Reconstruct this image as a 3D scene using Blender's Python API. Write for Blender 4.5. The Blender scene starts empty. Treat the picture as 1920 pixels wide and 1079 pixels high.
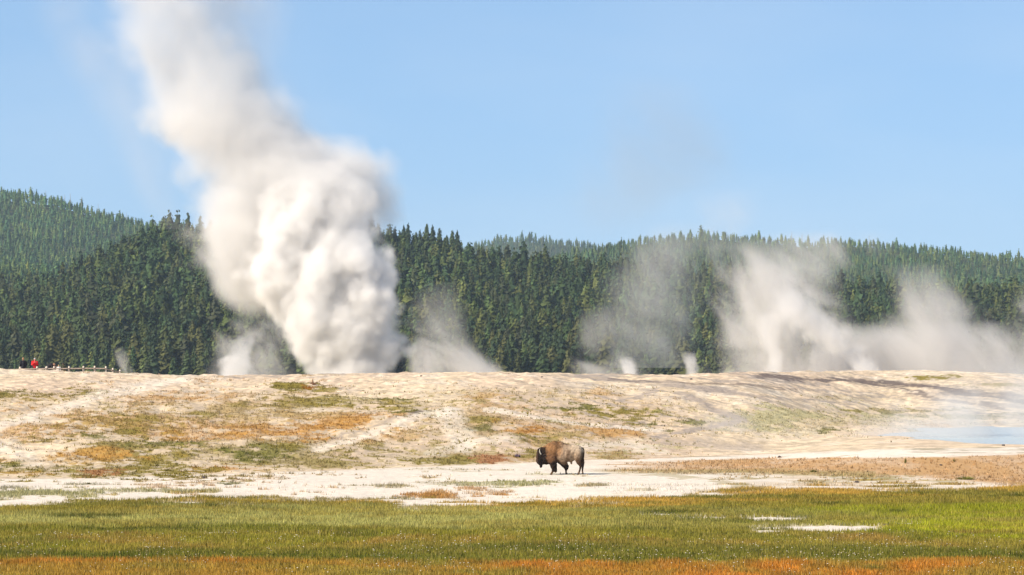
import bpy, bmesh, math, random
import numpy as np
from mathutils import Vector, Matrix

random.seed(7)
rng = np.random.default_rng(11)
sc = bpy.context.scene
R = math.radians

# ------------------------------------------------------------------ camera, light, exposure
F = 4500.0          # focal length in pixels of the 1920 px wide photograph
HY = 650.0          # row of the eye level
EYE = 7.0           # metres above the meadow
cam_d = bpy.data.cameras.new('camera')
cam = bpy.data.objects.new('camera', cam_d)
sc.collection.objects.link(cam)
sc.camera = cam
cam_d.sensor_width = 36.0
cam_d.lens = F / 1920 * 36.0
cam_d.clip_start = 1.0
cam_d.clip_end = 40000
cam.location = (0, 0, EYE)
cam.rotation_euler = (R(90) + math.atan((HY - 539.5) / F), 0, 0)

SUN_EL = R(37)
SUN_AZ = math.atan2(-0.95, -0.55)          # direction towards the sun: left and a little behind the camera
sun_dir = Vector((-0.95, -0.66, 0)).normalized() * math.cos(SUN_EL) + Vector((0, 0, math.sin(SUN_EL)))
world = bpy.data.worlds.new('World')
sc.world = world
world.use_nodes = True
wn, wl = world.node_tree.nodes, world.node_tree.links
bg = wn['Background']
sky = wn.new('ShaderNodeTexSky')
sky.sky_type = 'NISHITA'
sky.sun_disc = False
sky.sun_elevation = SUN_EL
sky.sun_rotation = math.atan2(sun_dir.x, sun_dir.y)
sky.altitude = 2200
sky.air_density = 0.9
sky.dust_density = 0.15
sky.ozone_density = 4.0
# faint high veils in the sky
wtc = wn.new('ShaderNodeTexCoord')
wmap = wn.new('ShaderNodeMapping')
wmap.inputs['Scale'].default_value = (1.0, 1.0, 3.2)
wnoi = wn.new('ShaderNodeTexNoise')
wnoi.inputs['Scale'].default_value = 5.0
wnoi.inputs['Detail'].default_value = 5
wnoi.inputs['Roughness'].default_value = 0.45
wramp = wn.new('ShaderNodeMapRange')
wramp.inputs['From Min'].default_value = 0.42
wramp.inputs['From Max'].default_value = 0.75
wramp.inputs['To Max'].default_value = 1.0
wsep = wn.new('ShaderNodeSeparateXYZ')
wl.new(wtc.outputs['Generated'], wsep.inputs[0])
wel = wn.new('ShaderNodeMapRange')
wel.inputs['From Min'].default_value = 0.0
wel.inputs['From Max'].default_value = 0.5
wel.inputs['To Min'].default_value = 0.80
wel.inputs['To Max'].default_value = 0.10
wl.new(wsep.outputs['Z'], wel.inputs['Value'])
wpat = wn.new('ShaderNodeMix')
wpat.data_type = 'RGBA'
wpat.inputs['A'].default_value = (2.55, 4.3, 6.5, 1)
wpat.inputs['B'].default_value = (3.5, 4.9, 6.6, 1)
wadd = wel
wmix = wn.new('ShaderNodeMix')
wmix.data_type = 'RGBA'
wmix.inputs['B'].default_value = (2.95, 4.75, 6.9, 1)
wl.new(wtc.outputs['Generated'], wmap.inputs['Vector'])
wl.new(wmap.outputs['Vector'], wnoi.inputs['Vector'])
wl.new(wnoi.outputs['Fac'], wramp.inputs['Value'])
wl.new(wadd.outputs['Result'], wmix.inputs['Factor'])
wl.new(wramp.outputs['Result'], wpat.inputs['Factor'])
wl.new(wpat.outputs['Result'], wmix.inputs['B'])
wl.new(sky.outputs['Color'], wmix.inputs['A'])
wl.new(wmix.outputs['Result'], bg.inputs['Color'])
bg.inputs['Strength'].default_value = 0.095

sun_l = bpy.data.lights.new('sun', 'SUN')
sun_l.energy = 5.0
sun_l.angle = R(0.5)
sun_l.color = (1.0, 0.885, 0.73)
sun = bpy.data.objects.new('sun', sun_l)
sc.collection.objects.link(sun)
sun.rotation_euler = (-sun_dir).to_track_quat('-Z', 'Y').to_euler()

sc.view_settings.view_transform = 'Standard'
sc.view_settings.look = 'None'
sc.view_settings.exposure = 0.56
sc.view_settings.gamma = 1.0
sc.cycles.use_denoising = True
sc.cycles.max_bounces = 12
sc.cycles.volume_bounces = 8
sc.cycles.diffuse_bounces = 3
sc.cycles.transparent_max_bounces = 12
sc.cycles.volume_step_rate = 1.0
sc.cycles.volume_max_steps = 256

# ------------------------------------------------------------------ helpers
C = sc.collection


def tag(o, label=None, cat=None, group=None, kind=None):
    if label: o['label'] = label
    if cat: o['category'] = cat
    if group: o['group'] = group
    if kind: o['kind'] = kind
    return o


def empty(name, loc, label, cat, group=None, rz=0.0):
    o = bpy.data.objects.new(name, None)
    C.objects.link(o)
    o.location = loc
    o.rotation_euler = (0, 0, rz)
    o.empty_display_size = 0.3
    return tag(o, label, cat, group)


def mesh_np(name, verts, faces, mat, col=None, parent=None, smooth=False, attr='Col', link=True):
    """verts (n,3); faces (m,k) with k fixed; col (n,3) per-vertex colour"""
    me = bpy.data.meshes.new(name)
    verts = np.ascontiguousarray(verts, dtype=np.float32)
    faces = np.ascontiguousarray(faces, dtype=np.int32)
    k = faces.shape[1]
    me.vertices.add(len(verts))
    me.vertices.foreach_set('co', verts.ravel())
    me.loops.add(faces.size)
    me.loops.foreach_set('vertex_index', faces.ravel())
    me.polygons.add(len(faces))
    me.polygons.foreach_set('loop_start', np.arange(0, faces.size, k, dtype=np.int32))
    me.update(calc_edges=True)
    if smooth:
        me.polygons.foreach_set('use_smooth', np.ones(len(faces), dtype=bool))
    if col is not None:
        ca = me.color_attributes.new(attr, 'FLOAT_COLOR', 'POINT')
        c4 = np.ones((len(verts), 4), dtype=np.float32)
        c4[:, :3] = col
        ca.data.foreach_set('color', c4.ravel())
    me.materials.append(mat)
    me.validate()
    if not link:
        return me
    o = bpy.data.objects.new(name, me)
    C.objects.link(o)
    if parent is not None:
        o.parent = parent
    return o


def link_mesh(name, me, parent=None):
    o = bpy.data.objects.new(name, me)
    C.objects.link(o)
    if parent is not None:
        o.parent = parent
    return o


def sstep(a, b, x):
    t = np.clip((x - a) / (b - a), 0, 1)
    return t * t * (3 - 2 * t)


def _hash(ix, iy, seed):
    h = (ix.astype(np.int64) * 374761393 + iy.astype(np.int64) * 668265263 + seed * 1442695041) & 0xFFFFFFFF
    h = ((h ^ (h >> 13)) * 1274126177) & 0xFFFFFFFF
    h = (h ^ (h >> 16)) & 0xFFFFFFFF
    return h.astype(np.float64) / 4294967295.0


def vnoise(x, y, seed=0):
    ix, iy = np.floor(x), np.floor(y)
    fx, fy = x - ix, y - iy
    fx = fx * fx * (3 - 2 * fx)
    fy = fy * fy * (3 - 2 * fy)
    a = _hash(ix, iy, seed); b = _hash(ix + 1, iy, seed)
    c = _hash(ix, iy + 1, seed); d = _hash(ix + 1, iy + 1, seed)
    return (a * (1 - fx) + b * fx) * (1 - fy) + (c * (1 - fx) + d * fx) * fy


def fbm(x, y, scale, octaves=4, seed=0, rough=0.5):
    """0..1, mean .5"""
    s, amp, tot = np.zeros_like(x, dtype=np.float64), 1.0, 0.0
    f = 1.0 / scale
    for k in range(octaves):
        s += amp * vnoise(x * f + 17.3 * k, y * f - 9.1 * k, seed + k)
        tot += amp
        amp *= rough
        f *= 2.03
    return s / tot


def curve(pts):
    xs = [p[0] for p in pts]; ys = [p[1] for p in pts]
    return lambda v: np.interp(v, xs, ys)


# ------------------------------------------------------------------ materials
def new_mat(name):
    m = bpy.data.materials.new(name)
    m.use_nodes = True
    nt = m.node_tree
    return m, nt.nodes, nt.links, nt.nodes['Principled BSDF']


def attr_mat(name, rough=0.85, nscale=8.0, namp=0.25, bump=0.0, bscale=None, spec=0.2, trans=0.0, bdist=0.05):
    """vertex-coloured material broken up by procedural noise"""
    m, n, l, p = new_mat(name)
    a = n.new('ShaderNodeVertexColor'); a.layer_name = 'Col'
    tc = n.new('ShaderNodeTexCoord')
    no = n.new('ShaderNodeTexNoise')
    no.inputs['Scale'].default_value = nscale
    no.inputs['Detail'].default_value = 5
    l.new(tc.outputs['Object'], no.inputs['Vector'])
    mr = n.new('ShaderNodeMapRange')
    mr.inputs['From Min'].default_value = 0.3; mr.inputs['From Max'].default_value = 0.7
    mr.inputs['To Min'].default_value = 1 - namp; mr.inputs['To Max'].default_value = 1 + namp
    l.new(no.outputs['Fac'], mr.inputs['Value'])
    mx = n.new('ShaderNodeVectorMath'); mx.operation = 'SCALE'
    l.new(a.outputs['Color'], mx.inputs[0]); l.new(mr.outputs['Result'], mx.inputs['Scale'])
    l.new(mx.outputs['Vector'], p.inputs['Base Color'])
    p.inputs['Roughness'].default_value = rough
    p.inputs['Specular IOR Level'].default_value = spec
    if bump:
        b = n.new('ShaderNodeBump')
        b.inputs['Strength'].default_value = bump
        b.inputs['Distance'].default_value = bdist
        nb = n.new('ShaderNodeTexNoise')
        nb.inputs['Scale'].default_value = bscale or nscale
        nb.inputs['Detail'].default_value = 6
        nb.inputs['Roughness'].default_value = 0.65
        l.new(tc.outputs['Object'], nb.inputs['Vector'])
        l.new(nb.outputs['Fac'], b.inputs['Height'])
        l.new(b.outputs['Normal'], p.inputs['Normal'])
    if trans:
        tr = n.new('ShaderNodeBsdfTranslucent')
        l.new(mx.outputs['Vector'], tr.inputs['Color'])
        ms = n.new('ShaderNodeMixShader'); ms.inputs[0].default_value = trans
        l.new(p.outputs[0], ms.inputs[1]); l.new(tr.outputs[0], ms.inputs[2])
        l.new(ms.outputs[0], n['Material Output'].inputs['Surface'])
    return m


def plain_mat(name, color, rough=0.8, nscale=6.0, namp=0.25, bump=0.0, spec=0.3):
    m, n, l, p = new_mat(name)
    tc = n.new('ShaderNodeTexCoord')
    no = n.new('ShaderNodeTexNoise'); no.inputs['Scale'].default_value = nscale; no.inputs['Detail'].default_value = 5
    l.new(tc.outputs['Object'], no.inputs['Vector'])
    mr = n.new('ShaderNodeMapRange')
    mr.inputs['From Min'].default_value = 0.3; mr.inputs['From Max'].default_value = 0.7
    mr.inputs['To Min'].default_value = 1 - namp; mr.inputs['To Max'].default_value = 1 + namp
    l.new(no.outputs['Fac'], mr.inputs['Value'])
    mx = n.new('ShaderNodeVectorMath'); mx.operation = 'SCALE'
    mx.inputs[0].default_value = color
    l.new(mr.outputs['Result'], mx.inputs['Scale'])
    l.new(mx.outputs['Vector'], p.inputs['Base Color'])
    p.inputs['Roughness'].default_value = rough
    p.inputs['Specular IOR Level'].default_value = spec
    if bump:
        b = n.new('ShaderNodeBump'); b.inputs['Strength'].default_value = bump; b.inputs['Distance'].default_value = 0.02
        l.new(no.outputs['Fac'], b.inputs['Height']); l.new(b.outputs['Normal'], p.inputs['Normal'])
    return m


M_ground = attr_mat('sinter ground', rough=0.95, nscale=2.2, namp=0.10, bump=0.6, bscale=3.5, spec=0.1, bdist=0.12)
M_blade = attr_mat('grass blades', rough=0.7, nscale=1.0, namp=0.15, trans=0.35, spec=0.15)
M_needle = attr_mat('pine needles', rough=0.75, nscale=0.35, namp=0.35, trans=0.18, spec=0.15)
M_bark = plain_mat('pine bark', (0.16, 0.12, 0.09), nscale=3.0, bump=0.3)
M_snag = plain_mat('weathered dead wood', (0.34, 0.31, 0.28), nscale=3.0)
M_fur = attr_mat('bison fur', rough=0.9, nscale=9.0, namp=0.35, bump=0.9, bscale=16.0, spec=0.12, bdist=0.04)
M_horn = plain_mat('pale horn', (0.62, 0.58, 0.50), rough=0.35, namp=0.1)
M_hoof = plain_mat('dark hoof', (0.03, 0.025, 0.02), rough=0.5)
M_eye = plain_mat('dark eye', (0.01, 0.008, 0.006), rough=0.1, spec=0.6)
M_rail = plain_mat('grey brown rail timber', (0.42, 0.33, 0.26), nscale=5.0, bump=0.2)
M_post = plain_mat('pale peeled log', (0.62, 0.53, 0.42), nscale=5.0, bump=0.2)
M_stump = plain_mat('reddish brown stump wood', (0.17, 0.085, 0.04), nscale=8.0, namp=0.5, bump=0.5)
M_rock = plain_mat('dark lava stone', (0.07, 0.055, 0.05), nscale=6.0, bump=0.4)
M_skin = plain_mat('skin', (0.50, 0.27, 0.19), rough=0.6, namp=0.06)

# ------------------------------------------------------------------ terrain
foot_Y = curve([(-2500, 905), (0, 897), (180, 896), (480, 887), (750, 877), (960, 869), (1150, 860), (1400, 852), (1640, 842), (1920, 838), (4500, 838)])
grass_Y = curve([(-2500, 950), (0, 945), (240, 936), (480, 939), (700, 940), (760, 950), (960, 945), (1100, 939), (1260, 931), (1360, 920), (1510, 914), (1920, 910), (4500, 905)])
crest_Y = curve([(-2500, 680), (-400, 688), (0, 692), (90, 695), (200, 699), (300, 703), (560, 704), (640, 703), (760, 700), (1000, 699), (1200, 703), (1300, 702), (1450, 698), (1650, 695), (1750, 695), (1850, 698), (1920, 703), (2300, 722), (4500, 750)])

# forested hills: (D of foot, D of crest, ground row of the crest as a function of the column)
front_ridge = curve([(-2500, 640), (-600, 600), (-200, 592), (0, 588), (60, 577), (110, 560), (170, 528), (230, 494), (280, 469), (350, 460), (560, 452), (740, 480), (800, 492), (880, 506), (1000, 520), (1100, 528), (1220, 540), (1350, 555), (1500, 570), (1700, 578), (1920, 578), (2300, 580), (4500, 620)])
left_ridge = curve([(-2500, 250), (-800, 300), (-200, 345), (0, 368), (50, 377), (100, 386), (150, 399), (200, 411), (250, 421), (300, 434), (400, 452), (600, 500), (800, 560), (1200, 640), (4500, 660)])
right_ridge = curve([(-2500, 655), (600, 620), (900, 540), (1050, 490), (1120, 478), (1160, 469), (1200, 462), (1300, 452), (1400, 459), (1550, 464), (1680, 470), (1760, 480), (1830, 486), (1920, 493), (2300, 510), (4500, 560)])
far_ridge = curve([(-2500, 655), (500, 560), (800, 490), (880, 468), (910, 458), (960, 452), (1020, 456), (1080, 465), (1140, 472), (1250, 490), (1500, 520), (4500, 640)])
low_left = curve([(-2500, 540), (-300, 520), (0, 508), (60, 512), (120, 525), (200, 548), (400, 600), (4500, 690)])
HILLS = [(770, 1090, front_ridge, 1), (1250, 1500, low_left, 4), (1450, 2250, left_ridge, 2), (1350, 2050, right_ridge, 3), (2500, 3300, far_ridge, 5)]


def crest_D(u):
    return np.interp(u, [-2500, 900, 1300, 1650, 4500], [205, 205, 215, 245, 245])


def base_z(u, D):
    """height of the land; u = bearing expressed as a photograph column, D = distance ahead of the camera"""
    u = np.asarray(u, float); D = np.asarray(D, float)
    z = np.zeros(np.broadcast(u, D).shape)
    yf, yc, Dc = foot_Y(u), crest_Y(u), crest_D(u)
    Df = EYE * F / (yf - HY)
    zc = EYE - (yc - HY) * Dc / F
    t = np.clip((D - Df) / (Dc - Df), 0, 1)
    Y = yf + (yc - yf) * (1 - (1 - t) ** 1.55)
    zA = EYE - (Y - HY) * D / F
    # terrace with the hot pool on the right
    w = sstep(1380, 1720, u)
    t2 = np.clip((D - 205) / (Dc - 205), 0, 1)
    zp = 0.78
    Y0 = HY + (EYE - zp) * F / 205
    YB = Y0 + (yc - Y0) * (1 - (1 - t2) ** 1.3)
    zB = np.where(D < 205, zp * sstep(128, 145, D), EYE - (YB - HY) * D / F)
    ledge = 0.10 * np.exp(-((D - 147.5) / 1.6) ** 2)
    zB = zB + ledge
    hill = zA * (1 - w) + zB * w
    z = np.where(D > Df, hill, zB * w)
    s = np.clip(D - Dc, 0, None)
    back = zc - 13.0 * (1 - np.exp(-(s ** 1.25) / 160.0))
    z = np.where(D > Dc, back, z)
    # hills
    for D0, D1, rid, seed in HILLS:
        zr = EYE - (rid(u) - HY) * D1 / F
        zb = zc - 13.0
        h = np.maximum(zr - zb, 0)
        tt = np.clip((D - D0) / (D1 - D0), 0, 1)
        prof = np.where(D <= D1, tt ** 0.9 * (1.0 - 0.1 * np.sin(tt * 3.14159)), 1 - 0.75 * sstep(D1, D1 * 1.5, D))
        z = np.maximum(z, np.where(D > D0, zb + h * prof, -99))
    return z


def relief(u, D, z):
    x = (u - 960) / F * D
    n1 = fbm(x, D, 9.0, 4, 3) - 0.5
    n2 = fbm(x, D, 1.5, 4, 31, .62) - 0.5
    yf = foot_Y(u)
    Df = EYE * F / (yf - HY)
    w = sstep(Df + 0.5, Df + 12, D) * (1 - sstep(230, 260, D))
    w2 = sstep(crest_D(u) - 2, crest_D(u) - 25, D)
    pool = pool_mask(x, D)
    q = (0.55 * n1 * (0.25 + 0.75 * w2) + 0.42 * n2) * w
    flat = 0.05 * (fbm(x, D, 3.0, 3, 5) - 0.5)
    return (q + flat) * (1 - 0.97 * sstep(0.0, 0.6, pool)) + (fbm(x, D, 60.0, 3, 8) - 0.5) * 10.0 * sstep(900, 1400, D)


def pool_mask(x, D):
    cx, cy, rx, ry = 39.0, 170.0, 13.5, 22.0
    r = np.sqrt(((x - cx) / rx) ** 2 + ((D - cy) / ry) ** 2)
    return 1 - r + 0.12 * (fbm(x, D, 4.0, 2, 77) - 0.5) * 2


def land_z(u, D):
    u = np.asarray(u, float); D = np.asarray(D, float)
    z = base_z(u, D)
    z = z + relief(u, D, z)
    pm = pool_mask((u - 960) / F * D, D)
    z = z - 0.35 * sstep(-0.02, 0.25, pm)
    return z


def hill_at(px, py):
    """point of the land seen at a photograph column and row (first hit)"""
    Ds = np.concatenate([np.arange(70, 260, 0.1), np.arange(260, 3600, 2.0)])
    z = land_z(np.full_like(Ds, px), Ds)
    Y = HY + (EYE - z) * F / Ds
    k = int(np.argmax(Y <= py))
    return Vector(((px - 960) / F * Ds[k], Ds[k], z[k]))


def at_D(px, D, dz=0.0):
    return Vector(((px - 960) / F * D, D, float(land_z(np.array([px], float), np.array([D], float))[0]) + dz))


# ---- what covers the land (base colours) ----
TAN = np.array((0.63, 0.505, 0.35)); WHITE = np.array((0.74, 0.66, 0.55)); PINK = np.array((0.62, 0.47, 0.34))
OLIVE = np.array((0.245, 0.195, 0.04)); GREEN = np.array((0.165, 0.155, 0.035)); ORANGE = np.array((0.47, 0.25, 0.065))
RUST = np.array((0.33, 0.13, 0.015)); DARK = np.array((0.075, 0.085, 0.012)); LIME = np.array((0.26, 0.27, 0.015))
SAGE = np.array((0.345, 0.33, 0.13)); GREY = np.array((0.36, 0.30, 0.25)); CHAR = np.array((0.16, 0.125, 0.11)); RED = np.array((0.38, 0.17, 0.08))

# patches of the slope: column, row, half width, half height, colour, strength
PATCH = [
    (380, 815, 420, 75, ORANGE * .38 + TAN * .55, .9), (330, 800, 320, 44, ORANGE * .6 + TAN * .4, .8), (480, 850, 330, 34, OLIVE * .6 + TAN * .4, .85), (250, 835, 170, 28, OLIVE, .75), (650, 790, 160, 30, ORANGE, .6), (450, 775, 260, 20, OLIVE * .7 + TAN * .3, .6),
    (880, 800, 120, 40, OLIVE * .8 + TAN * .2, .6), (1040, 820, 130, 26, ORANGE * .7 + OLIVE * .3, .65), (820, 845, 190, 26, OLIVE, .5), (680, 752, 200, 12, OLIVE, .6), (60, 748, 110, 16, OLIVE * .6 + ORANGE * .4, .6), (150, 880, 260, 18, OLIVE, .8), (1100, 835, 130, 18, OLIVE, .5), (960, 740, 160, 14, OLIVE * .5 + TAN * .5, .5), (1500, 790, 300, 24, SAGE * .5 + TAN * .5, .5), (600, 868, 200, 14, OLIVE, .5), (1040, 800, 240, 50, ORANGE * .3 + TAN * .6, .6), (250, 800, 160, 16, OLIVE * .7 + ORANGE * .3, .7), (120, 860, 140, 12, ORANGE * .6 + OLIVE * .4, .7),
    (45, 745, 80, 12, OLIVE, .8), (30, 760, 50, 6, ORANGE, .5), (148, 733, 42, 9, OLIVE, .95), (20, 735, 40, 6, GREEN, .5),
    (190, 820, 45, 11, GREEN, .8), (232, 812, 30, 7, OLIVE, .8), (300, 832, 80, 11, GREEN, .85), (340, 822, 50, 10, ORANGE, .6),
    (500, 848, 60, 12, GREEN, .85), (545, 842, 40, 8, OLIVE, .8), (470, 858, 50, 9, GREEN, .8), (30, 873, 80, 9, GREEN, .85),
    (170, 884, 180, 13, OLIVE, .95), (185, 884, 60, 9, RED, .75), (60, 888, 80, 5, ORANGE, .4), (300, 868, 60, 10, OLIVE, .6),
    (380, 777, 36, 6, OLIVE, .8), (225, 780, 30, 8, OLIVE, .5), (200, 768, 30, 5, OLIVE, .6), (585, 812, 85, 12, ORANGE, .7),
    (690, 789, 65, 9, ORANGE, .75), (640, 800, 60, 8, ORANGE, .55), (425, 822, 75, 10, ORANGE, .6), (165, 850, 70, 8, ORANGE, .6),
    (430, 878, 65, 7, ORANGE, .85), (400, 880, 30, 5, OLIVE, .8), (450, 800, 75, 10, ORANGE, .5), (300, 790, 60, 8, OLIVE, .45), (350, 748, 60, 4, ORANGE, .4),
    (720, 745, 70, 4, GREEN, .85), (750, 764, 55, 6, OLIVE, .8), (770, 772, 30, 4, GREEN, .85), (600, 750, 90, 6, OLIVE, .6), (680, 756, 80, 4, OLIVE, .7),
    (710, 856, 70, 7, OLIVE, .85), (830, 863, 95, 7, OLIVE, .8), (930, 860, 32, 8, RED, .85), (650, 846, 50, 6, OLIVE, .6),
    (910, 806, 38, 8, GREEN, .8), (900, 789, 34, 6, OLIVE, .8), (850, 752, 70, 6, OLIVE, .45), (930, 745, 70, 5, ORANGE, .35),
    (550, 727, 46, 8, OLIVE, 1.), (528, 725, 25, 7, OLIVE, 1.), (579, 728, 12, 5, RUST, 1.), (600, 731, 30, 3, OLIVE, .8),
    (990, 752, 50, 5, OLIVE, .6), (1070, 764, 75, 7, GREEN, .95), (1130, 773, 65, 8, OLIVE, .95), (1190, 783, 60, 8, OLIVE, .95), (1238, 790, 36, 6, GREEN, .9),
    (1035, 790, 42, 7, OLIVE, .95), (980, 806, 46, 11, ORANGE, .8), (1000, 808, 25, 6, RUST, .5), (970, 822, 60, 7, OLIVE, .7), (1150, 812, 55, 12, ORANGE, .6), (1055, 820, 60, 10, OLIVE, .5),
    (1300, 789, 26, 5, GREEN, .8), (1255, 807, 20, 4, GREEN, .7), (1560, 806, 26, 4, GREEN, .8), (1500, 778, 170, 13, SAGE, .5),
    (1685, 769, 120, 4, OLIVE, .75), (1785, 778, 130, 5, GREEN, .6), (1840, 782, 100, 4, OLIVE, .5), (1758, 709, 50, 4, OLIVE, 1.), (1868, 721, 60, 6, OLIVE, .75), (1600, 795, 60, 5, OLIVE, .4),
    (1740, 808, 40, 7, OLIVE, .7), (1765, 798, 30, 5, ORANGE, .6), (1760, 818, 22, 5, OLIVE, .7), (1400, 800, 60, 6, SAGE, .5), (1600, 745, 90, 6, OLIVE, .3), (1120, 850, 120, 10, OLIVE, .55), (1010, 850, 50, 8, OLIVE, .7),
    (1240, 840, 70, 10, SAGE, .5), (1120, 738, 60, 6, ORANGE, .25), (1020, 720, 80, 4, GREY, .3),
    # path and flats
    (60, 925, 140, 8, SAGE, .85), (20, 915, 60, 5, GREEN, .6), (170, 907, 60, 3, GREEN, .6), (240, 922, 50, 4, SAGE, .6), (350, 921, 60, 3, SAGE, .7), (430, 906, 24, 2, GREEN, .8),
    (720, 911, 60, 4, OLIVE, .7), (840, 905, 90, 4, OLIVE, .6), (900, 908, 80, 5, SAGE, .7), (885, 916, 26, 4, ORANGE, .75), (810, 931, 85, 6, ORANGE, .95), (770, 936, 90, 4, OLIVE, .9),
    (990, 905, 60, 6, SAGE, .85), (1115, 909, 26, 5, OLIVE, .7), (1010, 889, 60, 3, SAGE, .5), (900, 925, 40, 3, ORANGE, .4), (700, 936, 70, 4, OLIVE, .9), (600, 938, 100, 4, OLIVE, .9),
    (870, 880, 120, 4, OLIVE, .35), (1620, 893, 80, 5, OLIVE, .6), (1530, 903, 80, 5, OLIVE, .6), (1400, 897, 70, 4, OLIVE, .7),
]
# narrow drainage streaks: points, half width in rows, colour, strength
STREAK = [
    ([(1440, 706), (1520, 711), (1585, 713), (1685, 722), (1750, 728), (1800, 735), (1860, 744), (1930, 753)], 4.0, CHAR, .95),
    ([(1780, 732), (1840, 738), (1930, 752)], 6.0, CHAR, .75), ([(1620, 719), (1680, 731), (1730, 738), (1760, 745), (1880, 762)], 1.6, CHAR, .8),
    ([(1560, 728), (1700, 742), (1790, 752)], 1.5, GREY, .9), ([(1820, 771), (1850, 773)], 1.5, CHAR, .9),
    ([(1080, 703), (1135, 710), (1200, 714), (1260, 722), (1330, 731), (1380, 734)], 3.0, GREY, .85), ([(1140, 711), (1280, 718), (1400, 724), (1500, 733)], 1.4, CHAR, .7),
    ([(1175, 752), (1205, 742), (1228, 732)], 3.0, GREY, .85), ([(1240, 822), (1275, 812), (1320, 802), (1385, 786), (1355, 775), (1300, 752), (1270, 738)], 3.5, GREY, .9),
    ([(1245, 824), (1300, 832), (1400, 838)], 7.0, GREY, .5), ([(1300, 728), (1400, 742), (1500, 752), (1600, 756)], 1.6, GREY, .8), ([(1380, 706), (1450, 712), (1560, 722)], 1.8, GREY, .9),
    ([(1350, 715), (1470, 722), (1580, 737), (1700, 750)], 1.3, GREY, .8), ([(1000, 703), (1100, 706), (1170, 703)], 1.6, GREY, .7),
    ([(600, 832), (640, 812), (700, 798), (790, 776)], 1.8, GREY, .6), ([(880, 790), (850, 778), (825, 768)], 2.0, GREY, .5),
    ([(770, 777), (800, 772)], 1.8, CHAR, .7), ([(400, 708), (640, 704), (720, 703)], 1.0, GREY, .8),
    # pale wash tracks
    ([(-60, 815), (0, 800), (60, 785), (120, 765), (200, 742), (300, 722), (340, 712)], 7.0, WHITE, .6), ([(0, 835), (30, 850), (60, 862)], 9.0, WHITE, .5),
    ([(600, 842), (660, 820), (730, 800), (800, 782), (850, 770)], 6.0, WHITE, .6), ([(850, 770), (850, 800), (890, 840)], 8.0, WHITE, .5), ([(700, 770), (560, 765)], 3, WHITE, .3),
    ([(820, 850), (900, 830), (960, 828)], 8.0, WHITE, .45), ([(1250, 845), (1180, 832), (1100, 838)], 8.0, WHITE, .5), ([(930, 770), (1010, 780), (1120, 795), (1240, 805)], 5, WHITE, .6),
]


def seg_dist(U, Y, pts, ks):
    """distance in rows from a polyline whose columns are compressed by ks"""
    best = np.full(U.shape, 1e9)
    for (a, b), (c, d) in zip(pts[:-1], pts[1:]):
        ax, ay, bx, by = a * ks, b, c * ks, d
        dx, dy = bx - ax, by - ay
        t = np.clip(((U * ks - ax) * dx + (Y - ay) * dy) / (dx * dx + dy * dy + 1e-9), 0, 1)
        best = np.minimum(best, np.hypot(U * ks - ax - t * dx, Y - ay - t * dy))
    return best


def mixc(col, c, m):
    return col * (1 - m[..., None]) + c * m[..., None]


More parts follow.
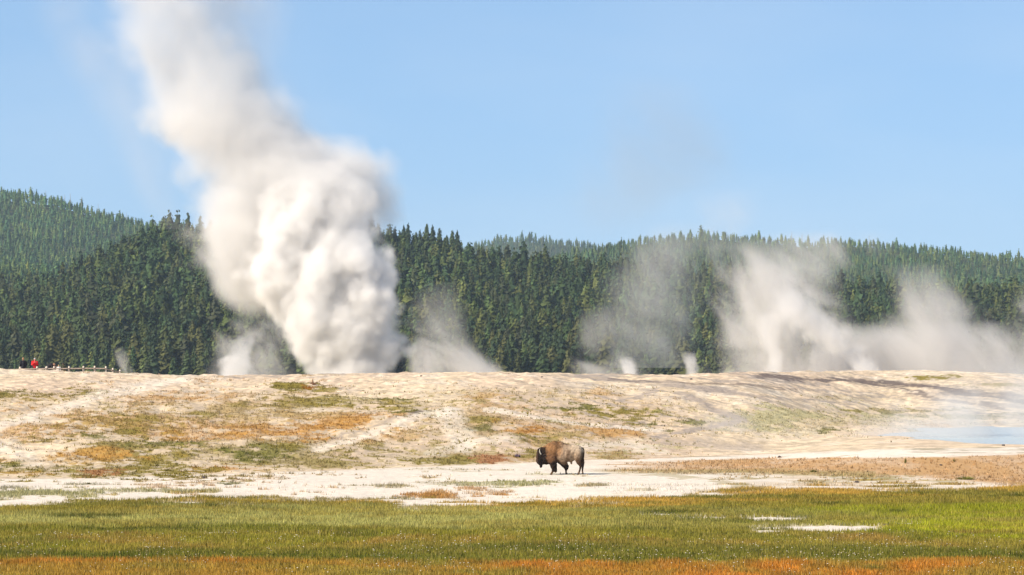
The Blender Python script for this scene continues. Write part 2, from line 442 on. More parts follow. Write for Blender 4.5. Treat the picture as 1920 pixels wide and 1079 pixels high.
def cover(U, D, z):
    """base colour of the land and how grassy it is"""
    Y = HY + (EYE - z) * F / D
    x = (U - 960) / F * D
    n_f = fbm(x, D, 0.55, 3, 101, .6)
    n_m = fbm(x, D * .6, 2.2, 4, 202, .6)
    n_l = fbm(x, D * .6, 9.0, 4, 303)
    n_s = fbm(x * .35, D, 1.1, 4, 404, .6)
    Yg, Yf = grass_Y(U), foot_Y(U)
    col = np.empty(U.shape + (3,)); col[:] = TAN
    gr = np.zeros(U.shape)
    # slope: tan, pinkish, paler
    col = mixc(col, PINK, np.clip((n_l - .45) * 2.5, 0, .7))
    col = mixc(col, WHITE, np.clip((n_m - .5) * 2.2, 0, .5))
    spr = sstep(.50, .66, n_m) * sstep(.40, .58, n_l) * ((U < 1300) & (Y > 735) & (Y < Yf)) * (1 - sstep(1100, 1300, U))
    col = mixc(col, ORANGE * .85 + OLIVE * .15, spr * .7)
    fleck = sstep(.56, .66, n_f) * ((Y > 735) & (Y < Yf)) * (1 - sstep(1200, 1350, U)) * sstep(.38, .6, n_l)
    col = mixc(col, OLIVE, fleck * .6)
    gr = np.maximum(gr, fleck * .5)
    col = col * (0.80 + .40 * sstep(.3, .7, n_f))[..., None] * (0.93 + .14 * sstep(.3, .7, n_s))[..., None]
    # dark and rusty threads on the right slope
    thr = sstep(.57, .68, fbm(x * .16, D + .7 * x, 1.7, 4, 505, .62)) * sstep(900, 1150, U) * (Y < 800) * sstep(.35, .55, n_l + .1)
    col = mixc(col, GREY * .9, thr * .75)
    # path and flats
    flat = sstep(Yf - 1, Yf + 2.5, Y + 4 * (n_s - .5))
    col = mixc(col, WHITE * (0.78 + .22 * n_m[..., None] + .22 * n_f[..., None]), flat)
    # orange band on the right behind the path
    rb = sstep(1080, 1250, U + 300 * (n_s - .5)) * flat
    top = np.interp(U, [1000, 1300, 1500, 1700, 1920, 4000], [868, 862, 858, 858, 852, 850])
    bot = np.interp(U, [1000, 1250, 1500, 1700, 1920, 4000], [882, 886, 888, 892, 912, 912])
    yy = Y + 9 * (n_s - .5)
    band = rb * sstep(top - 2, top + 2, yy) * (1 - sstep(bot - 4, bot + 4, yy))
    cB = ORANGE * .72 + PINK * .22
    col = mixc(col, cB, band * np.clip(.7 + .9 * (n_m - .3), 0, .97))
    gb = rb * sstep(bot - 10, bot - 3, yy) * (1 - sstep(bot, bot + 5, yy)) * (U < 1640)
    col = mixc(col, OLIVE * .8 + TAN * .2, gb * .8)
    streak = rb * sstep(.42, .56, n_s) * sstep(bot, bot + 4, yy)
    col = mixc(col, ORANGE * .45 + TAN * .35 + OLIVE * .2, streak * .55 * sstep(1250, 1600, U))
    st2 = rb * sstep(.56, .66, n_m) * sstep(bot, bot + 4, yy)
    col = mixc(col, OLIVE, st2 * .5)
    line = rb * (1 - sstep(1560, 1640, U)) * (1 - sstep(1.5, 3.5, np.abs(Y - np.interp(U, [1100, 1560], [862, 844])))) * sstep(.35, .5, n_m)
    col = mixc(col, ORANGE * .7 + RED * .3, line * .8)
    thin = rb * sstep(.58, .66, n_s) * (Y < top - 2)
    col = mixc(col, OLIVE * .6 + CHAR * .4, thin * .7)
    gr = np.maximum(gr, np.maximum(band * .7, np.maximum(gb, streak * .15)))
    gr = gr * (1 - .5 * rb * (Y < bot))
    # patches
    for (pu, py, ru, rv, c, s) in PATCH:
        sel = (np.abs(U - pu) < ru * 1.7) & (np.abs(Y - py) < rv * 1.7)
        if not sel.any():
            continue
        r = np.hypot((U[sel] - pu) / ru, (Y[sel] - py) / rv)
        m = sstep(.0, .5, .9 - r + 2.6 * (n_m[sel] - .5) + 2.4 * (n_f[sel] - .5) + 1.2 * (n_s[sel] - .5)) * s
        col[sel] = col[sel] * (1 - m[:, None]) + c * m[:, None]
        if c is not GREY and c is not CHAR:
            gr[sel] = np.maximum(gr[sel], m)
    for pts, w, c, s in STREAK:
        us = [p[0] for p in pts]; ys = [p[1] for p in pts]
        sel = (U > min(us) - 60) & (U < max(us) + 60) & (Y > min(ys) - 3 * w - 2) & (Y < max(ys) + 3 * w + 2)
        if not sel.any():
            continue
        d = seg_dist(U[sel] + 60 * (n_l[sel] - .5), Y[sel] + 14 * (n_s[sel] - .5) + 5 * (n_m[sel] - .5), pts, .35)
        m = sstep(0, .7, 1.35 - d / w + 1.4 * (n_m[sel] - .5) + 1.6 * (n_f[sel] - .5)) * s
        col[sel] = col[sel] * (1 - m[:, None]) + c * m[:, None]
        gr[sel] *= (1 - m)
    # meadow
    n_w = fbm(x * .3, D, 3.2, 4, 606, .6)
    ym = Y + 34 * (n_w - .5) + 16 * (n_s - .5) + 8 * (n_m - .5)
    mead = sstep(Yg - 3, Yg + 4, Y + 40 * (n_s - .5) + 26 * (n_m - .5) + 8 * (n_f - .5))
    mc = np.empty_like(col); mc[:] = OLIVE * .55 + GREEN * .35 + LIME * .12
    L = 1 - sstep(900, 1300, U)          # left character
    mc = mixc(mc, ORANGE * .5 + OLIVE * .7, (1 - sstep(Yg + 12, Yg + 24, ym)) * np.clip(.45 + 2.4 * (n_l - .45), 0, .95))
    mc = mixc(mc, GREEN, sstep(.5, .62, n_w) * .6)
    mc = mixc(mc, DARK * 1.2, sstep(.6, .68, fbm(x * .4, D, 2.0, 4, 808, .6)) * .6)
    mc = mixc(mc, SAGE, sstep(950, 964, ym) * (1 - sstep(980, 996, ym)) * (.30 + .60 * L))
    mc = mixc(mc, LIME * .85, sstep(986, 998, ym) * (1 - sstep(1010, 1024, ym)) * np.clip(.45 + 1.6 * (n_l - .45), 0, .8))
    mc = mixc(mc, RED * .5 + OLIVE * .5, sstep(1004, 1012, ym) * (1 - sstep(1020, 1032, ym)) * .6 * sstep(.42, .6, n_m))
    mc = mixc(mc, LIME, (1 - L) * sstep(1380, 1620, U) * sstep(944, 952, ym) * (1 - sstep(964, 974, ym)) * .75)
    mc = mixc(mc, LIME * 1.2, sstep(1500, 1750, U) * sstep(976, 984, ym) * (1 - sstep(996, 1008, ym)) * .85)
    mc = mixc(mc, OLIVE * 1.1, sstep(.52, .64, fbm(x * .5, D, 1.4, 3, 707)) * .55)
    mc = mixc(mc, DARK * 1.35, sstep(1026, 1038, ym) * (1 - sstep(1042, 1052, ym)) * np.clip(.6 + 2.2 * (n_l - .45), 0, .95))
    mc = mixc(mc, RUST * .85 + ORANGE * .25, sstep(1044, 1058, ym) * np.clip(.62 + 2.2 * (n_m - .46), .1, .97))
    mc = mixc(mc, OLIVE * 1.1, sstep(1056, 1072, ym) * sstep(.45, .6, n_l) * .6)
    for (pu, py, ru, rv) in ((180, 969, 95, 3.5), (260, 953, 30, 3), (400, 950, 22, 3), (385, 974, 20, 2), (290, 992, 160, 3), (1190, 932, 80, 3), (1680, 961, 24, 4), (1860, 932, 14, 3), (1730, 928, 14, 3), (1250, 962, 90, 4), (1560, 945, 60, 4), (1900, 930, 30, 4)):
        r = np.hypot((U - pu) / ru, (Y - py) / rv)
        mc = mixc(mc, DARK, sstep(0, .4, 1 - r + 1.2 * (n_m - .5)) * .8)
    mc = mc * (0.75 + .5 * n_f[..., None]) * np.array((1.27, 1.26, 1.04))
    col = mixc(col, mc, mead)
    gr = np.maximum(gr * (1 - mead), mead)
    for (pu, py, ru, rv) in ((1460, 973, 60, 4), (1530, 991, 125, 6), (1440, 996, 40, 3), (1310, 971, 60, 2.2), (1600, 991, 60, 4), (410, 999, 30, 1.5), (1240, 965, 40, 1.5), (1850, 912, 70, 2.5), (1700, 981, 30, 1.2), (930, 938, 70, 4), (860, 946, 60, 3), (1640, 916, 50, 2.5)):
        r = np.hypot((U - pu) / ru, (Y - py) / rv)
        m = sstep(0, .35, 1 - r + 1.4 * (n_m - .52) + .8 * (n_f - .5))
        col = mixc(col, WHITE, m)
        gr = gr * (1 - m)
    # forest floor
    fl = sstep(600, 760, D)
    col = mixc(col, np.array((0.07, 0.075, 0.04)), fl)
    return col, gr


us = np.concatenate([np.linspace(-2500, -100, 60)[:-1], np.arange(-100, 2021, 2.6), np.linspace(2021, 4500, 60)[1:]])
Ds = [1.0, 8.0, 20.0, 35.0, 50.0, 60.0]
d = 66.0
while d < 262:
    Ds.append(d)
    d += 0.17 if d < 132 else (0.22 if d < 215 else 0.5)
while d < 1000: Ds.append(d); d *= 1.012
while d < 4600: Ds.append(d); d *= 1.02
Ds = np.array(Ds)
Ug, Dg = np.meshgrid(us, Ds)
Zg = land_z(Ug, Dg)
Xg = (Ug - 960) / F * Dg
near = Dg < 262
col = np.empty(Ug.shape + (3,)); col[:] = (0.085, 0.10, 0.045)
nr = int(np.sum(Ds < 400))
col[:nr], _ = cover(Ug[:nr], Dg[:nr], base_z(Ug[:nr], Dg[:nr]))
nu, nd = len(us), len(Ds)
idx = np.arange(nu * nd).reshape(nd, nu)
fc = np.stack([idx[:-1, :-1], idx[:-1, 1:], idx[1:, 1:], idx[1:, :-1]], -1).reshape(-1, 4)
ground = mesh_np('ground', np.stack([Xg, Dg, Zg], -1).reshape(-1, 3), fc, M_ground, col.reshape(-1, 3), smooth=True)
tag(ground, kind='structure')

# hot pool
m, n, l, p = new_mat('hot spring water')
p.inputs['Base Color'].default_value = (0.42, 0.50, 0.53, 1)
p.inputs['Roughness'].default_value = 0.25
tc = n.new('ShaderNodeTexCoord'); no = n.new('ShaderNodeTexNoise'); no.inputs['Scale'].default_value = 1.2; no.inputs['Detail'].default_value = 4
bp = n.new('ShaderNodeBump'); bp.inputs['Strength'].default_value = 0.12; bp.inputs['Distance'].default_value = 0.05
l.new(tc.outputs['Object'], no.inputs['Vector']); l.new(no.outputs['Fac'], bp.inputs['Height']); l.new(bp.outputs['Normal'], p.inputs['Normal'])
M_water = m
ang = np.linspace(0, 2 * math.pi, 96, endpoint=False)
rr = 1.10
pv = np.stack([39.0 + 13.5 * rr * np.cos(ang), 170 + 22.0 * rr * np.sin(ang), np.full(96, 0.62)], -1)
pv = np.vstack([pv, [[39.0, 170, 0.62]]])
pf = np.array([[i, (i + 1) % 96, 96] for i in range(96)])
pool = mesh_np('hot_spring_water', pv, pf, M_water)
tag(pool, kind='structure')

# ------------------------------------------------------------------ grass
def blades(U, D, h, wd, cols, lean=0.35, nseg=1):
    n_ = len(U)
    z = land_z(U, D)
    x = (U - 960) / F * D
    a = rng.uniform(0, 2 * np.pi, n_)
    la = rng.uniform(0, 2 * np.pi, n_); ll = rng.uniform(0, lean, n_) * h
    base = np.stack([x, D, z - 0.02], -1)
    side = np.stack([np.cos(a), np.sin(a) * .6, np.zeros(n_)], -1) * (wd / 2)[:, None]
    tip = base + np.stack([np.cos(la) * ll, np.sin(la) * ll, h], -1)
    v = np.stack([base - side, base + side, tip], 1).reshape(-1, 3)
    f = np.arange(3 * n_).reshape(-1, 3)
    c = np.repeat(cols, 3, 0)
    return v, f, c


def scatter(n_, u0, u1, d0, d1):
    # even density over the land
    D = np.sqrt(rng.uniform(d0 ** 2, d1 ** 2, n_))
    U = rng.uniform(u0, u1, n_)
    return U, D


# the meadow
U, D = scatter(735000, -320, 2240, 70, 122)
zb = base_z(U, D)
cc, gg = cover(U, D, zb)
keep = rng.random(len(U)) < gg * 1.0
U, D, cc = U[keep], D[keep], cc[keep]
x = (U - 960) / F * D
clump = fbm(x, D, 1.3, 3, 900)
hh = rng.uniform(.07, .20, len(U)) * (0.45 + 1.1 * clump)
cv = cc * rng.uniform(.5, 1.45, len(U))[:, None]
y_ = rng.random(len(U)) < .09
cv[y_] = cv[y_] * .5 + np.array((0.56, 0.42, 0.16)) * .5
v, f, c = blades(U, D, hh, rng.uniform(.02, .05, len(U)), cv)
grass = mesh_np('meadow_grass', v, f, M_blade, c)
tag(grass, 'low green and rust coloured meadow grass in the foreground', 'grass', kind='stuff')

# tufts on the slope and flats
U, D = scatter(308000, -320, 2240, 112, 215)
zb = base_z(U, D)
cc, gg = cover(U, D, zb)
Yb = HY + (EYE - zb) * F / D
sel = ((rng.random(len(U)) < gg * .5) & ((gg > .3) | (Yb < foot_Y(U)))) | ((rng.random(len(U)) < .012) & (U < 1300) & (Yb > 725) & (Yb < foot_Y(U)))
sel &= (Yb < grass_Y(U) + 4) & (D < crest_D(U) - 1)
U, D, cc, gg = U[sel], D[sel], cc[sel], gg[sel]
cc = np.where((gg < .3)[:, None], OLIVE * 1.0, cc)
flatr = (zb[sel] < .3) & (U > 1050)
cc[flatr] = cc[flatr] * .5 + (ORANGE * .5 + TAN * .4) * .6
big = rng.random(len(U)) ** 3
k = 4
U = np.repeat(U, k) + rng.normal(0, 1.6, len(U) * k); D = np.repeat(D, k) + rng.normal(0, .07, len(D) * k)
hh = rng.uniform(.05, .13, len(U)) * (1 + 1.0 * np.repeat(big, k))
cv = np.repeat(cc * rng.uniform(.55, 1.3, len(cc))[:, None], k, 0)
v, f, c = blades(U, D, hh, rng.uniform(.04, .09, len(U)), cv, lean=.9)
tufts = mesh_np('slope_grass', v, f, M_blade, c)
tag(tufts, 'sparse dry tufts of grass dotting the pale geyserite slope', 'grass', kind='stuff')

# flower heads and seed heads of the meadow
U, D = scatter(2600, -100, 2020, 72, 88)
cl = fbm((U - 960) / F * D, D, 2.0, 3, 950)
keep = rng.random(len(U)) < sstep(.42, .65, cl)
U, D = U[keep], D[keep]
z = land_z(U, D); x = (U - 960) / F * D
n_ = len(U)
hgt = rng.uniform(.16, .34, n_)
s = rng.uniform(.012, .032, n_)
oct_v = np.array([(1, 0, 0), (-1, 0, 0), (0, 1, 0), (0, -1, 0), (0, 0, .6), (0, 0, -.6)], float)
oct_f = np.array([(0, 2, 4), (2, 1, 4), (1, 3, 4), (3, 0, 4), (2, 0, 5), (1, 2, 5), (3, 1, 5), (0, 3, 5)])
P = np.stack([x, D, z + hgt], -1)
v = (P[:, None] + oct_v[None] * s[:, None, None]).reshape(-1, 3)
f = (oct_f[None] + 6 * np.arange(n_)[:, None, None]).reshape(-1, 3)
stem = np.stack([P - [0, 0, 0] - np.stack([np.full(n_, .006), np.zeros(n_), hgt], -1), P - np.stack([np.full(n_, -.006), np.zeros(n_), hgt], -1), P], 1).reshape(-1, 3)
f2 = np.arange(3 * n_).reshape(-1, 3) + len(v)
c = np.repeat(np.where((rng.random(n_) < .7)[:, None], (0.80, 0.74, 0.60), (0.62, 0.52, 0.30)), 6, 0)
c2 = np.tile((0.25, 0.24, 0.10), (3 * n_, 1))
fl = mesh_np('meadow_flowers', np.vstack([v, stem]), np.vstack([f, f2]), M_blade, np.vstack([c, c2]))
tag(fl, 'tiny cream flower heads speckled through the rust coloured front grass', 'flowers', kind='stuff')

# ------------------------------------------------------------------ trees
def conifer(seed, levels, per, tris=True, sparse=0.0, width=0.13, low=0.12, ragged=.35):
    """a unit-height conifer crown of drooping bough blades: verts, tris, shade"""
    r = np.random.default_rng(seed)
    V, Fc, S = [], [], []
    for i in range(levels):
        t = (i + .5) / levels
        z0 = low + (1 - low) * t
        rad = width * min(1.0, (1 - t) * 1.75 + .03) ** .75 * (0.75 + .5 * r.random()) + .012
        if t < .15: rad *= .7 + 2.0 * t
        nb = max(3, int(per * (1 - .55 * t)))
        off = r.random() * 6.28
        gap = r.random(3) * 6.28
        for b in range(nb):
            if r.random() < sparse: continue
            a = off + b * 6.283 / nb + r.normal(0, .3)
            L = max(rad * (1 + ragged * r.normal()), .02)
            zz = z0 + r.normal(0, .6 / levels)
            er = np.array((math.cos(a), math.sin(a), 0)); et = np.array((-math.sin(a), math.cos(a), 0)); ez = np.array((0, 0, 1.0))
            c0 = er * L * .38 + ez * (zz + .035)
            tip = er * L + ez * (zz - .03 - L * r.uniform(.0, .35))
            midp = c0 * .45 + tip * .55 + er * .015
            w = (L * r.uniform(.35, .6) + .012) * (9.0 / per) ** .8
            roll = r.normal(0, .45)
            sidev = et * math.cos(roll) + (ez * .8 - er * .3) * math.sin(roll)
            k0 = len(V)
            V += [c0, midp - sidev * w, tip, midp + sidev * w]
            Fc += [(k0, k0 + 1, k0 + 2), (k0, k0 + 2, k0 + 3)]
            S += [r.uniform(.8, 1.2)] * 4
    ns, nl = (7, 8) if levels > 8 else (5, 4)
    k0 = len(V)
    for i in range(nl):
        t = (i + .15) / (nl - .4)
        rad = width * min(1.0, (1 - t) * 1.75 + .03) ** .75 * .80 * (.8 + .4 * r.random())
        if i == 0: rad *= .55
        for q in range(ns):
            a = q * 6.283 / ns + .4 * i
            rq = rad * (1 + r.normal(0, .18))
            V.append((math.cos(a) * rq, math.sin(a) * rq, low + (1 - low) * t * .97 + r.normal(0, .012)))
            S.append(r.uniform(.85, 1.1))
    for i in range(nl - 1):
        for q in range(ns):
            A, B = k0 + i * ns + q, k0 + i * ns + (q + 1) % ns
            Fc += [(A, B, B + ns), (A, B + ns, A + ns)]
    k0 = len(V)
    V += [(-.012, 0, .90), (.012, 0, .90), (0, .0, 1.0), (0, -.012, .90), (0, .012, .90)]
    Fc += [(k0, k0 + 1, k0 + 2), (k0 + 3, k0 + 4, k0 + 2)]
    S += [1.0] * 5
    return np.array(V, float), np.array(Fc), np.array(S)


def trunk_geo(h=.95, r0=.014, bend=0.0, sides=5):
    V, Fc = [], []
    lv = 4
    for i in range(lv):
        t = i / (lv - 1)
        for s_ in range(sides):
            a = s_ * 6.283 / sides
            rr_ = r0 * (1 - .85 * t)
            V.append((math.cos(a) * rr_ + bend * t * t, math.sin(a) * rr_, -0.02 + (h + .02) * t))
    for i in range(lv - 1):
        for s_ in range(sides):
            a, b = i * sides + s_, i * sides + (s_ + 1) % sides
            Fc += [(a, b, b + sides), (a, b + sides, a + sides)]
    return np.array(V), np.array(Fc)


HI = [conifer(100 + i, 26, 13, width=w, low=lo) for i, (w, lo) in enumerate(((.135, .06), (.115, .12), (.15, .05), (.11, .2), (.13, .08), (.165, .07), (.125, .14), (.105, .05)))]
MID = [conifer(200 + i, 15, 8, width=w, low=lo) for i, (w, lo) in enumerate(((.145, .06), (.125, .12), (.165, .05), (.115, .16), (.135, .08), (.175, .08)))]
LOW = [conifer(300 + i, 7, 5, width=w, low=.05, ragged=.25) for i, w in enumerate((.16, .14, .19, .15))]
NCOL = np.array([(0.075, 0.110, 0.040), (0.058, 0.092, 0.040), (0.100, 0.120, 0.038), (0.125, 0.130, 0.042), (0.050, 0.080, 0.036), (0.080, 0.090, 0.045)])


def forest_mass(protos, P, H, cols):
    V, Fc, Cc = [], [], []
    off = 0
    which = rng.integers(0, len(protos), len(P))
    for k_, (pv_, pf_, ps_) in enumerate(protos):
        s_ = which == k_
        if not s_.any(): continue
        Pk, Hk, Ck = P[s_], H[s_], cols[s_]
        a = rng.uniform(0, 6.283, len(Pk)); ca, sa = np.cos(a), np.sin(a)
        fat = rng.uniform(.85, 1.25, len(Pk))
        X = (pv_[None, :, 0] * ca[:, None] - pv_[None, :, 1] * sa[:, None]) * (Hk * fat)[:, None]
        Yv = (pv_[None, :, 0] * sa[:, None] + pv_[None, :, 1] * ca[:, None]) * (Hk * fat)[:, None]
        Zv = pv_[None, :, 2] * Hk[:, None]
        v = np.stack([X + Pk[:, 0:1], Yv + Pk[:, 1:2], Zv + Pk[:, 2:3]], -1)
        V.append(v.reshape(-1, 3))
        Fc.append((pf_[None] + off + len(pv_) * np.arange(len(Pk))[:, None, None]).reshape(-1, 3))
        Cc.append((Ck[:, None, :] * ps_[None, :, None]).reshape(-1, 3))
        off += len(pv_) * len(Pk)
    return np.vstack(V), np.vstack(Fc), np.vstack(Cc)


def poisson_like(u0, u1, d0, d1, spacing):
    """jittered grid in metres over the wedge of land between two bearings"""
    xs = np.arange((u0 - 960) / F * d1, (u1 - 960) / F * d1, spacing)
    ys = np.arange(d0, d1, spacing)
    X, Yy = np.meshgrid(xs, ys)
    X = X + rng.uniform(-.48, .48, X.shape) * spacing
    Yy = Yy + rng.uniform(-.48, .48, Yy.shape) * spacing
    X, Yy = X.ravel(), Yy.ravel()
    U = X / Yy * F + 960
    k_ = (U > u0) & (U < u1)
    return U[k_], Yy[k_]


# front hill
U, D = poisson_like(-260, 2180, 775, 1105, 5.0)
jit = fbm((U - 960) / F * D, D, 40, 3, 61)
dens = rng.random(len(U)) < (.80 + .3 * jit)
U, D = U[dens], D[dens]
z = land_z(U, D)
P = np.stack([(U - 960) / F * D, D, z], -1)
H = (rng.normal(10.2, 1.6, len(U)) * (0.86 + .5 * fbm((U - 960) / F * D, D, 14, 2, 64))).clip(5.5, 17)
tall = rng.random(len(U)) < .05
H[tall] *= 1.25
tone = fbm(P[:, 0], P[:, 1] * .7, 26, 3, 62)
colr = np.array((.80, .88, .76)) * NCOL[rng.integers(0, len(NCOL), len(U))] * rng.uniform(.6, 1.3, len(U))[:, None] * (.6 + .8 * tone)[:, None]
# the nearest trees one can tell apart become trees of their own
Yc = HY + (EYE - (z + H)) * F / D          # row of the top
Yvis = crest_Y(U)
size = (np.minimum(Yvis, HY + (EYE - z) * F / D) - Yc)
hidden = (U > 490) & (U < 770)
cand = np.where((U > 4) & (U < 1916) & ~hidden & (size > 20))[0]
order = cand[np.argsort(D[cand] - 2.0 * size[cand])][:282]
ind = np.zeros(len(U), bool); ind[order] = True
crown_me, trunk_me = [], None
tv, tf = trunk_geo()
trunk_me = mesh_np('trunk', tv, tf, M_bark, link=False)
for i, (pv_, pf_, ps_) in enumerate(HI):
    for j in range(2):
        base = NCOL[(i + 3 * j) % len(NCOL)]
        crown_me.append(mesh_np('crown', pv_, pf_, M_needle, base[None] * .86 * ps_[:, None], link=False))


def pine(loc, h, label, group, k_=0, fat=1.0):
    t = empty('pine_tree', loc, label, 'pine tree', group, rz=random.uniform(0, 6.28))
    t.scale = (h * fat, h * fat, h)
    link_mesh('trunk', trunk_me, t)
    link_mesh('crown', crown_me[k_ % len(crown_me)], t)
    return t


for q in order:
    u_ = U[q]
    if u_ < 240:
        lab = 'dark green pine in the lowest row of the forest behind the rail fence'
        grp = 'pines behind the rail fence'
    elif u_ < 500:
        lab = 'dark green pine at the forest foot between the fence end and the tall steam column'
        grp = 'pines between the fence and the tall steam column'
    elif u_ < 1060:
        lab = 'dark green pine at the forest foot just right of the tall steam column'
        grp = 'pines right of the tall steam column'
    elif u_ < 1420:
        lab = 'hazy green pine at the forest foot between the two eruptions'
        grp = 'pines between the two eruptions'
    else:
        lab = 'pine half veiled by steam at the foot of the forest on the right'
        grp = 'pines veiled by steam on the right'
    pine((float(P[q, 0]), float(P[q, 1]), float(P[q, 2]) - .1), float(H[q]), lab, grp, random.randrange(16), random.uniform(.9, 1.3))
rest = ~ind
hiD = rest & (D < 900)
v1, f1, c1 = forest_mass(HI, P[hiD], H[hiD], colr[hiD])
lo_ = rest & (D >= 900)
v2, f2_, c2 = forest_mass(MID, P[lo_], H[lo_], colr[lo_])
fm = mesh_np('pine_forest', np.vstack([v1, v2]), np.vstack([f1, f2_ + len(v1)]), M_needle, np.vstack([c1, c2]))
tag(fm, 'dense dark green pine forest covering the near hill behind the steam', 'forest', kind='stuff')

# the tall skyline pines on the shoulder right of the plume
ORD = ['first', 'second', 'third', 'fourth', 'fifth', 'sixth', 'seventh', 'eighth', 'ninth', 'tenth']
for oi, (px, py, hpx) in enumerate(((757, 424, 62), (765, 420, 66), (780, 436, 48), (787, 432, 52), (800, 421, 66), (811, 424, 62), (824, 429, 58), (838, 442, 46), (848, 433, 52), (857, 434, 50))):
    Dk = 1085.0
    b = at_D(px, Dk)
    ztop = EYE - (py - HY) * Dk / F
    i_ = len([o for o in C.objects if o.name.startswith('pine_tree')])
    pine((b.x, b.y, b.z), ztop - b.z, '%s tall thin skyline pine counting rightward from the tall steam column' % ORD[oi], 'tall skyline pines right of the steam', 3 if px % 2 else 7, .78)
b = at_D(993, 3290); zt = EYE - (435 - HY) * 3290 / F
pine(b, zt - b.z, 'lone tall pine standing above the farthest blue ridge', None, 3, .9)

# far hills
def far_forest(name, u0, u1, d0, d1, sp, hgt, tint, label):
    U, D = poisson_like(u0, u1, d0, d1, sp)
    k_ = rng.random(len(U)) < (.62 + .75 * fbm((U - 960) / F * D, D, 90, 3, 70 + len(name)))
    U, D = U[k_], D[k_]
    z = land_z(U, D)
    # skip those on land hidden behind nearer hills
    Yt = HY + (EYE - (z + hgt * 1.4)) * F / D
    vis = Yt < front_ridge(U) + 6
    if 'right' in label or 'farthest' in label:
        pass
    U, D, z = U[vis], D[vis], z[vis]
    P = np.stack([(U - 960) / F * D, D, z], -1)
    H = (hgt * rng.normal(.95, .27, len(U)) * (1 + .5 * (rng.random(len(U)) < .05))).clip(hgt * .4, hgt * 2.0)
    tone = fbm(P[:, 0], P[:, 1], 60, 3, 71)
    c = NCOL[rng.integers(0, 4, len(U))] * rng.uniform(.75, 1.3, len(U))[:, None] * (.55 + .9 * tone)[:, None] * np.array(tint)  # tint paints some distance haze into the needle colour
    v, f, c = forest_mass(LOW, P, H, c)
    o = mesh_np(name, v, f, M_needle, c)
    tag(o, label, 'forest', kind='stuff')
    return len(U)


nf = [far_forest('hillside_forest', -260, 620, 1460, 2275, 5.6, 7.2, (.98, 1.28, 1.15), 'lighter green forest covering the high far hill on the left'),
      far_forest('valley_forest', -260, 260, 1250, 1510, 5.2, 6.5, (1.5, 1.6, 1.0), 'pale young forest on the low rise below the far left hill'),
      far_forest('ridge_forest', 1040, 2180, 1360, 2075, 5.6, 6.4, (.98, 1.18, 1.1), 'thin hazy forest covering the long ridge on the right'),
      far_forest('distant_forest', 820, 1300, 2900, 3330, 7.5, 8.0, (.95, 1.1, 1.15), 'blue hazy forest on the farthest rounded hill')]
print('far trees', nf, 'front', len(P))

# bare dead trunks on the skylines
def snag(px, ytop, ybase, Dk, label, group, seed):
    r = random.Random(seed)
    b = at_D(px, Dk)
    h = (ybase - ytop) / F * Dk + 2.0
    zt = EYE - (ytop - HY) * Dk / F
    h = max(zt - b.z, 3.0)
    t = empty('dead_tree', (b.x, b.y, b.z), label, 'dead tree', group)
    V, Fc = trunk_geo(1.0, .032, r.uniform(-.03, .03))
    mesh_np('trunk', V * h, Fc, M_snag, parent=t)
    V, Fc = [], []
    for i in range(9):
        zz = r.uniform(.4, .95); a = r.uniform(0, 6.28); L = r.uniform(.04, .10) * (1.2 - zz)*2
        k0 = len(V)
        dx, dy = math.cos(a), math.sin(a)
        V += [(0, 0, zz - .008), (0, 0, zz + .008), (dx * L, dy * L, zz + r.uniform(-.02, .05)), (dy * .008, -dx * .008, zz)]
        Fc += [(k0, k0 + 1, k0 + 2), (k0, k0 + 3, k0 + 2), (k0 + 1, k0 + 3, k0 + 2)]
    mesh_np('branches', np.array(V) * h, np.array(Fc), M_snag, parent=t)


for i, (px, a, b) in enumerate(((63, 357, 374), (85, 357, 368), (120, 364, 378), (131, 362, 384), (152, 369, 386), (183, 382, 396), (236, 398, 414))):
    snag(px, a, b, 2240, '%s bare grey dead trunk from the left on the far left hill skyline' % ORD[i], 'dead trunks on the far left skyline', i)
for i, (px, a, b) in enumerate(((1083, 449, 461), (1103, 450, 463), (1114, 452, 463), (1126, 453, 464), (1140, 452, 465), (1485, 434, 452), (1504, 436, 454), (1630, 440, 455))):
    snag(px, a, b, 3300 if px < 1150 else 2050, '%s bare dead trunk from the left on the long right ridge skyline' % ORD[i - 5] if px > 1150 else '%s bare dead trunk from the left on the saddle of the farthest ridge' % ORD[i], 'dead trunks on the right ridge skyline' if px > 1150 else 'dead trunks on the farthest ridge', 20 + i)

# ------------------------------------------------------------------ solid bodies grown from chains of balls
def ico(r=1.0, sub=2):
    bm = bmesh.new(); bmesh.ops.create_icosphere(bm, subdivisions=sub, radius=r)
    v = np.array([x.co[:] for x in bm.verts]); f = np.array([[q.index for q in p.verts] for p in bm.faces])
    bm.free(); return v, f


ICO = ico()


def grow(balls, voxel, smooth=2):
    """balls: (x,y,z, rx,ry,rz[, tilt about y]); chains are expanded before; returns one continuous mesh"""
    V, Fc, off = [], [], 0
    for b in balls:
        x_, y_, z_, rx, ry, rz = b[:6]
        v = ICO[0] * (rx, ry, rz)
        if len(b) > 6:
            c_, s_ = math.cos(b[6]), math.sin(b[6])
            v = np.stack([v[:, 0] * c_ + v[:, 2] * s_, v[:, 1], -v[:, 0] * s_ + v[:, 2] * c_], -1)
        V.append(v + (x_, y_, z_)); Fc.append(ICO[1] + off); off += len(v)
    o = mesh_np('body_source', np.vstack(V), np.vstack(Fc), M_skin)
    md = o.modifiers.new('r', 'REMESH'); md.mode = 'VOXEL'; md.voxel_size = voxel
    if smooth:
        ms = o.modifiers.new('s', 'SMOOTH'); ms.iterations = smooth; ms.factor = .6
    dg = bpy.context.evaluated_depsgraph_get()
    me = bpy.data.meshes.new_from_object(o.evaluated_get(dg))
    src = o.data
    bpy.data.objects.remove(o); bpy.data.meshes.remove(src)
    me.materials.clear()
    return me


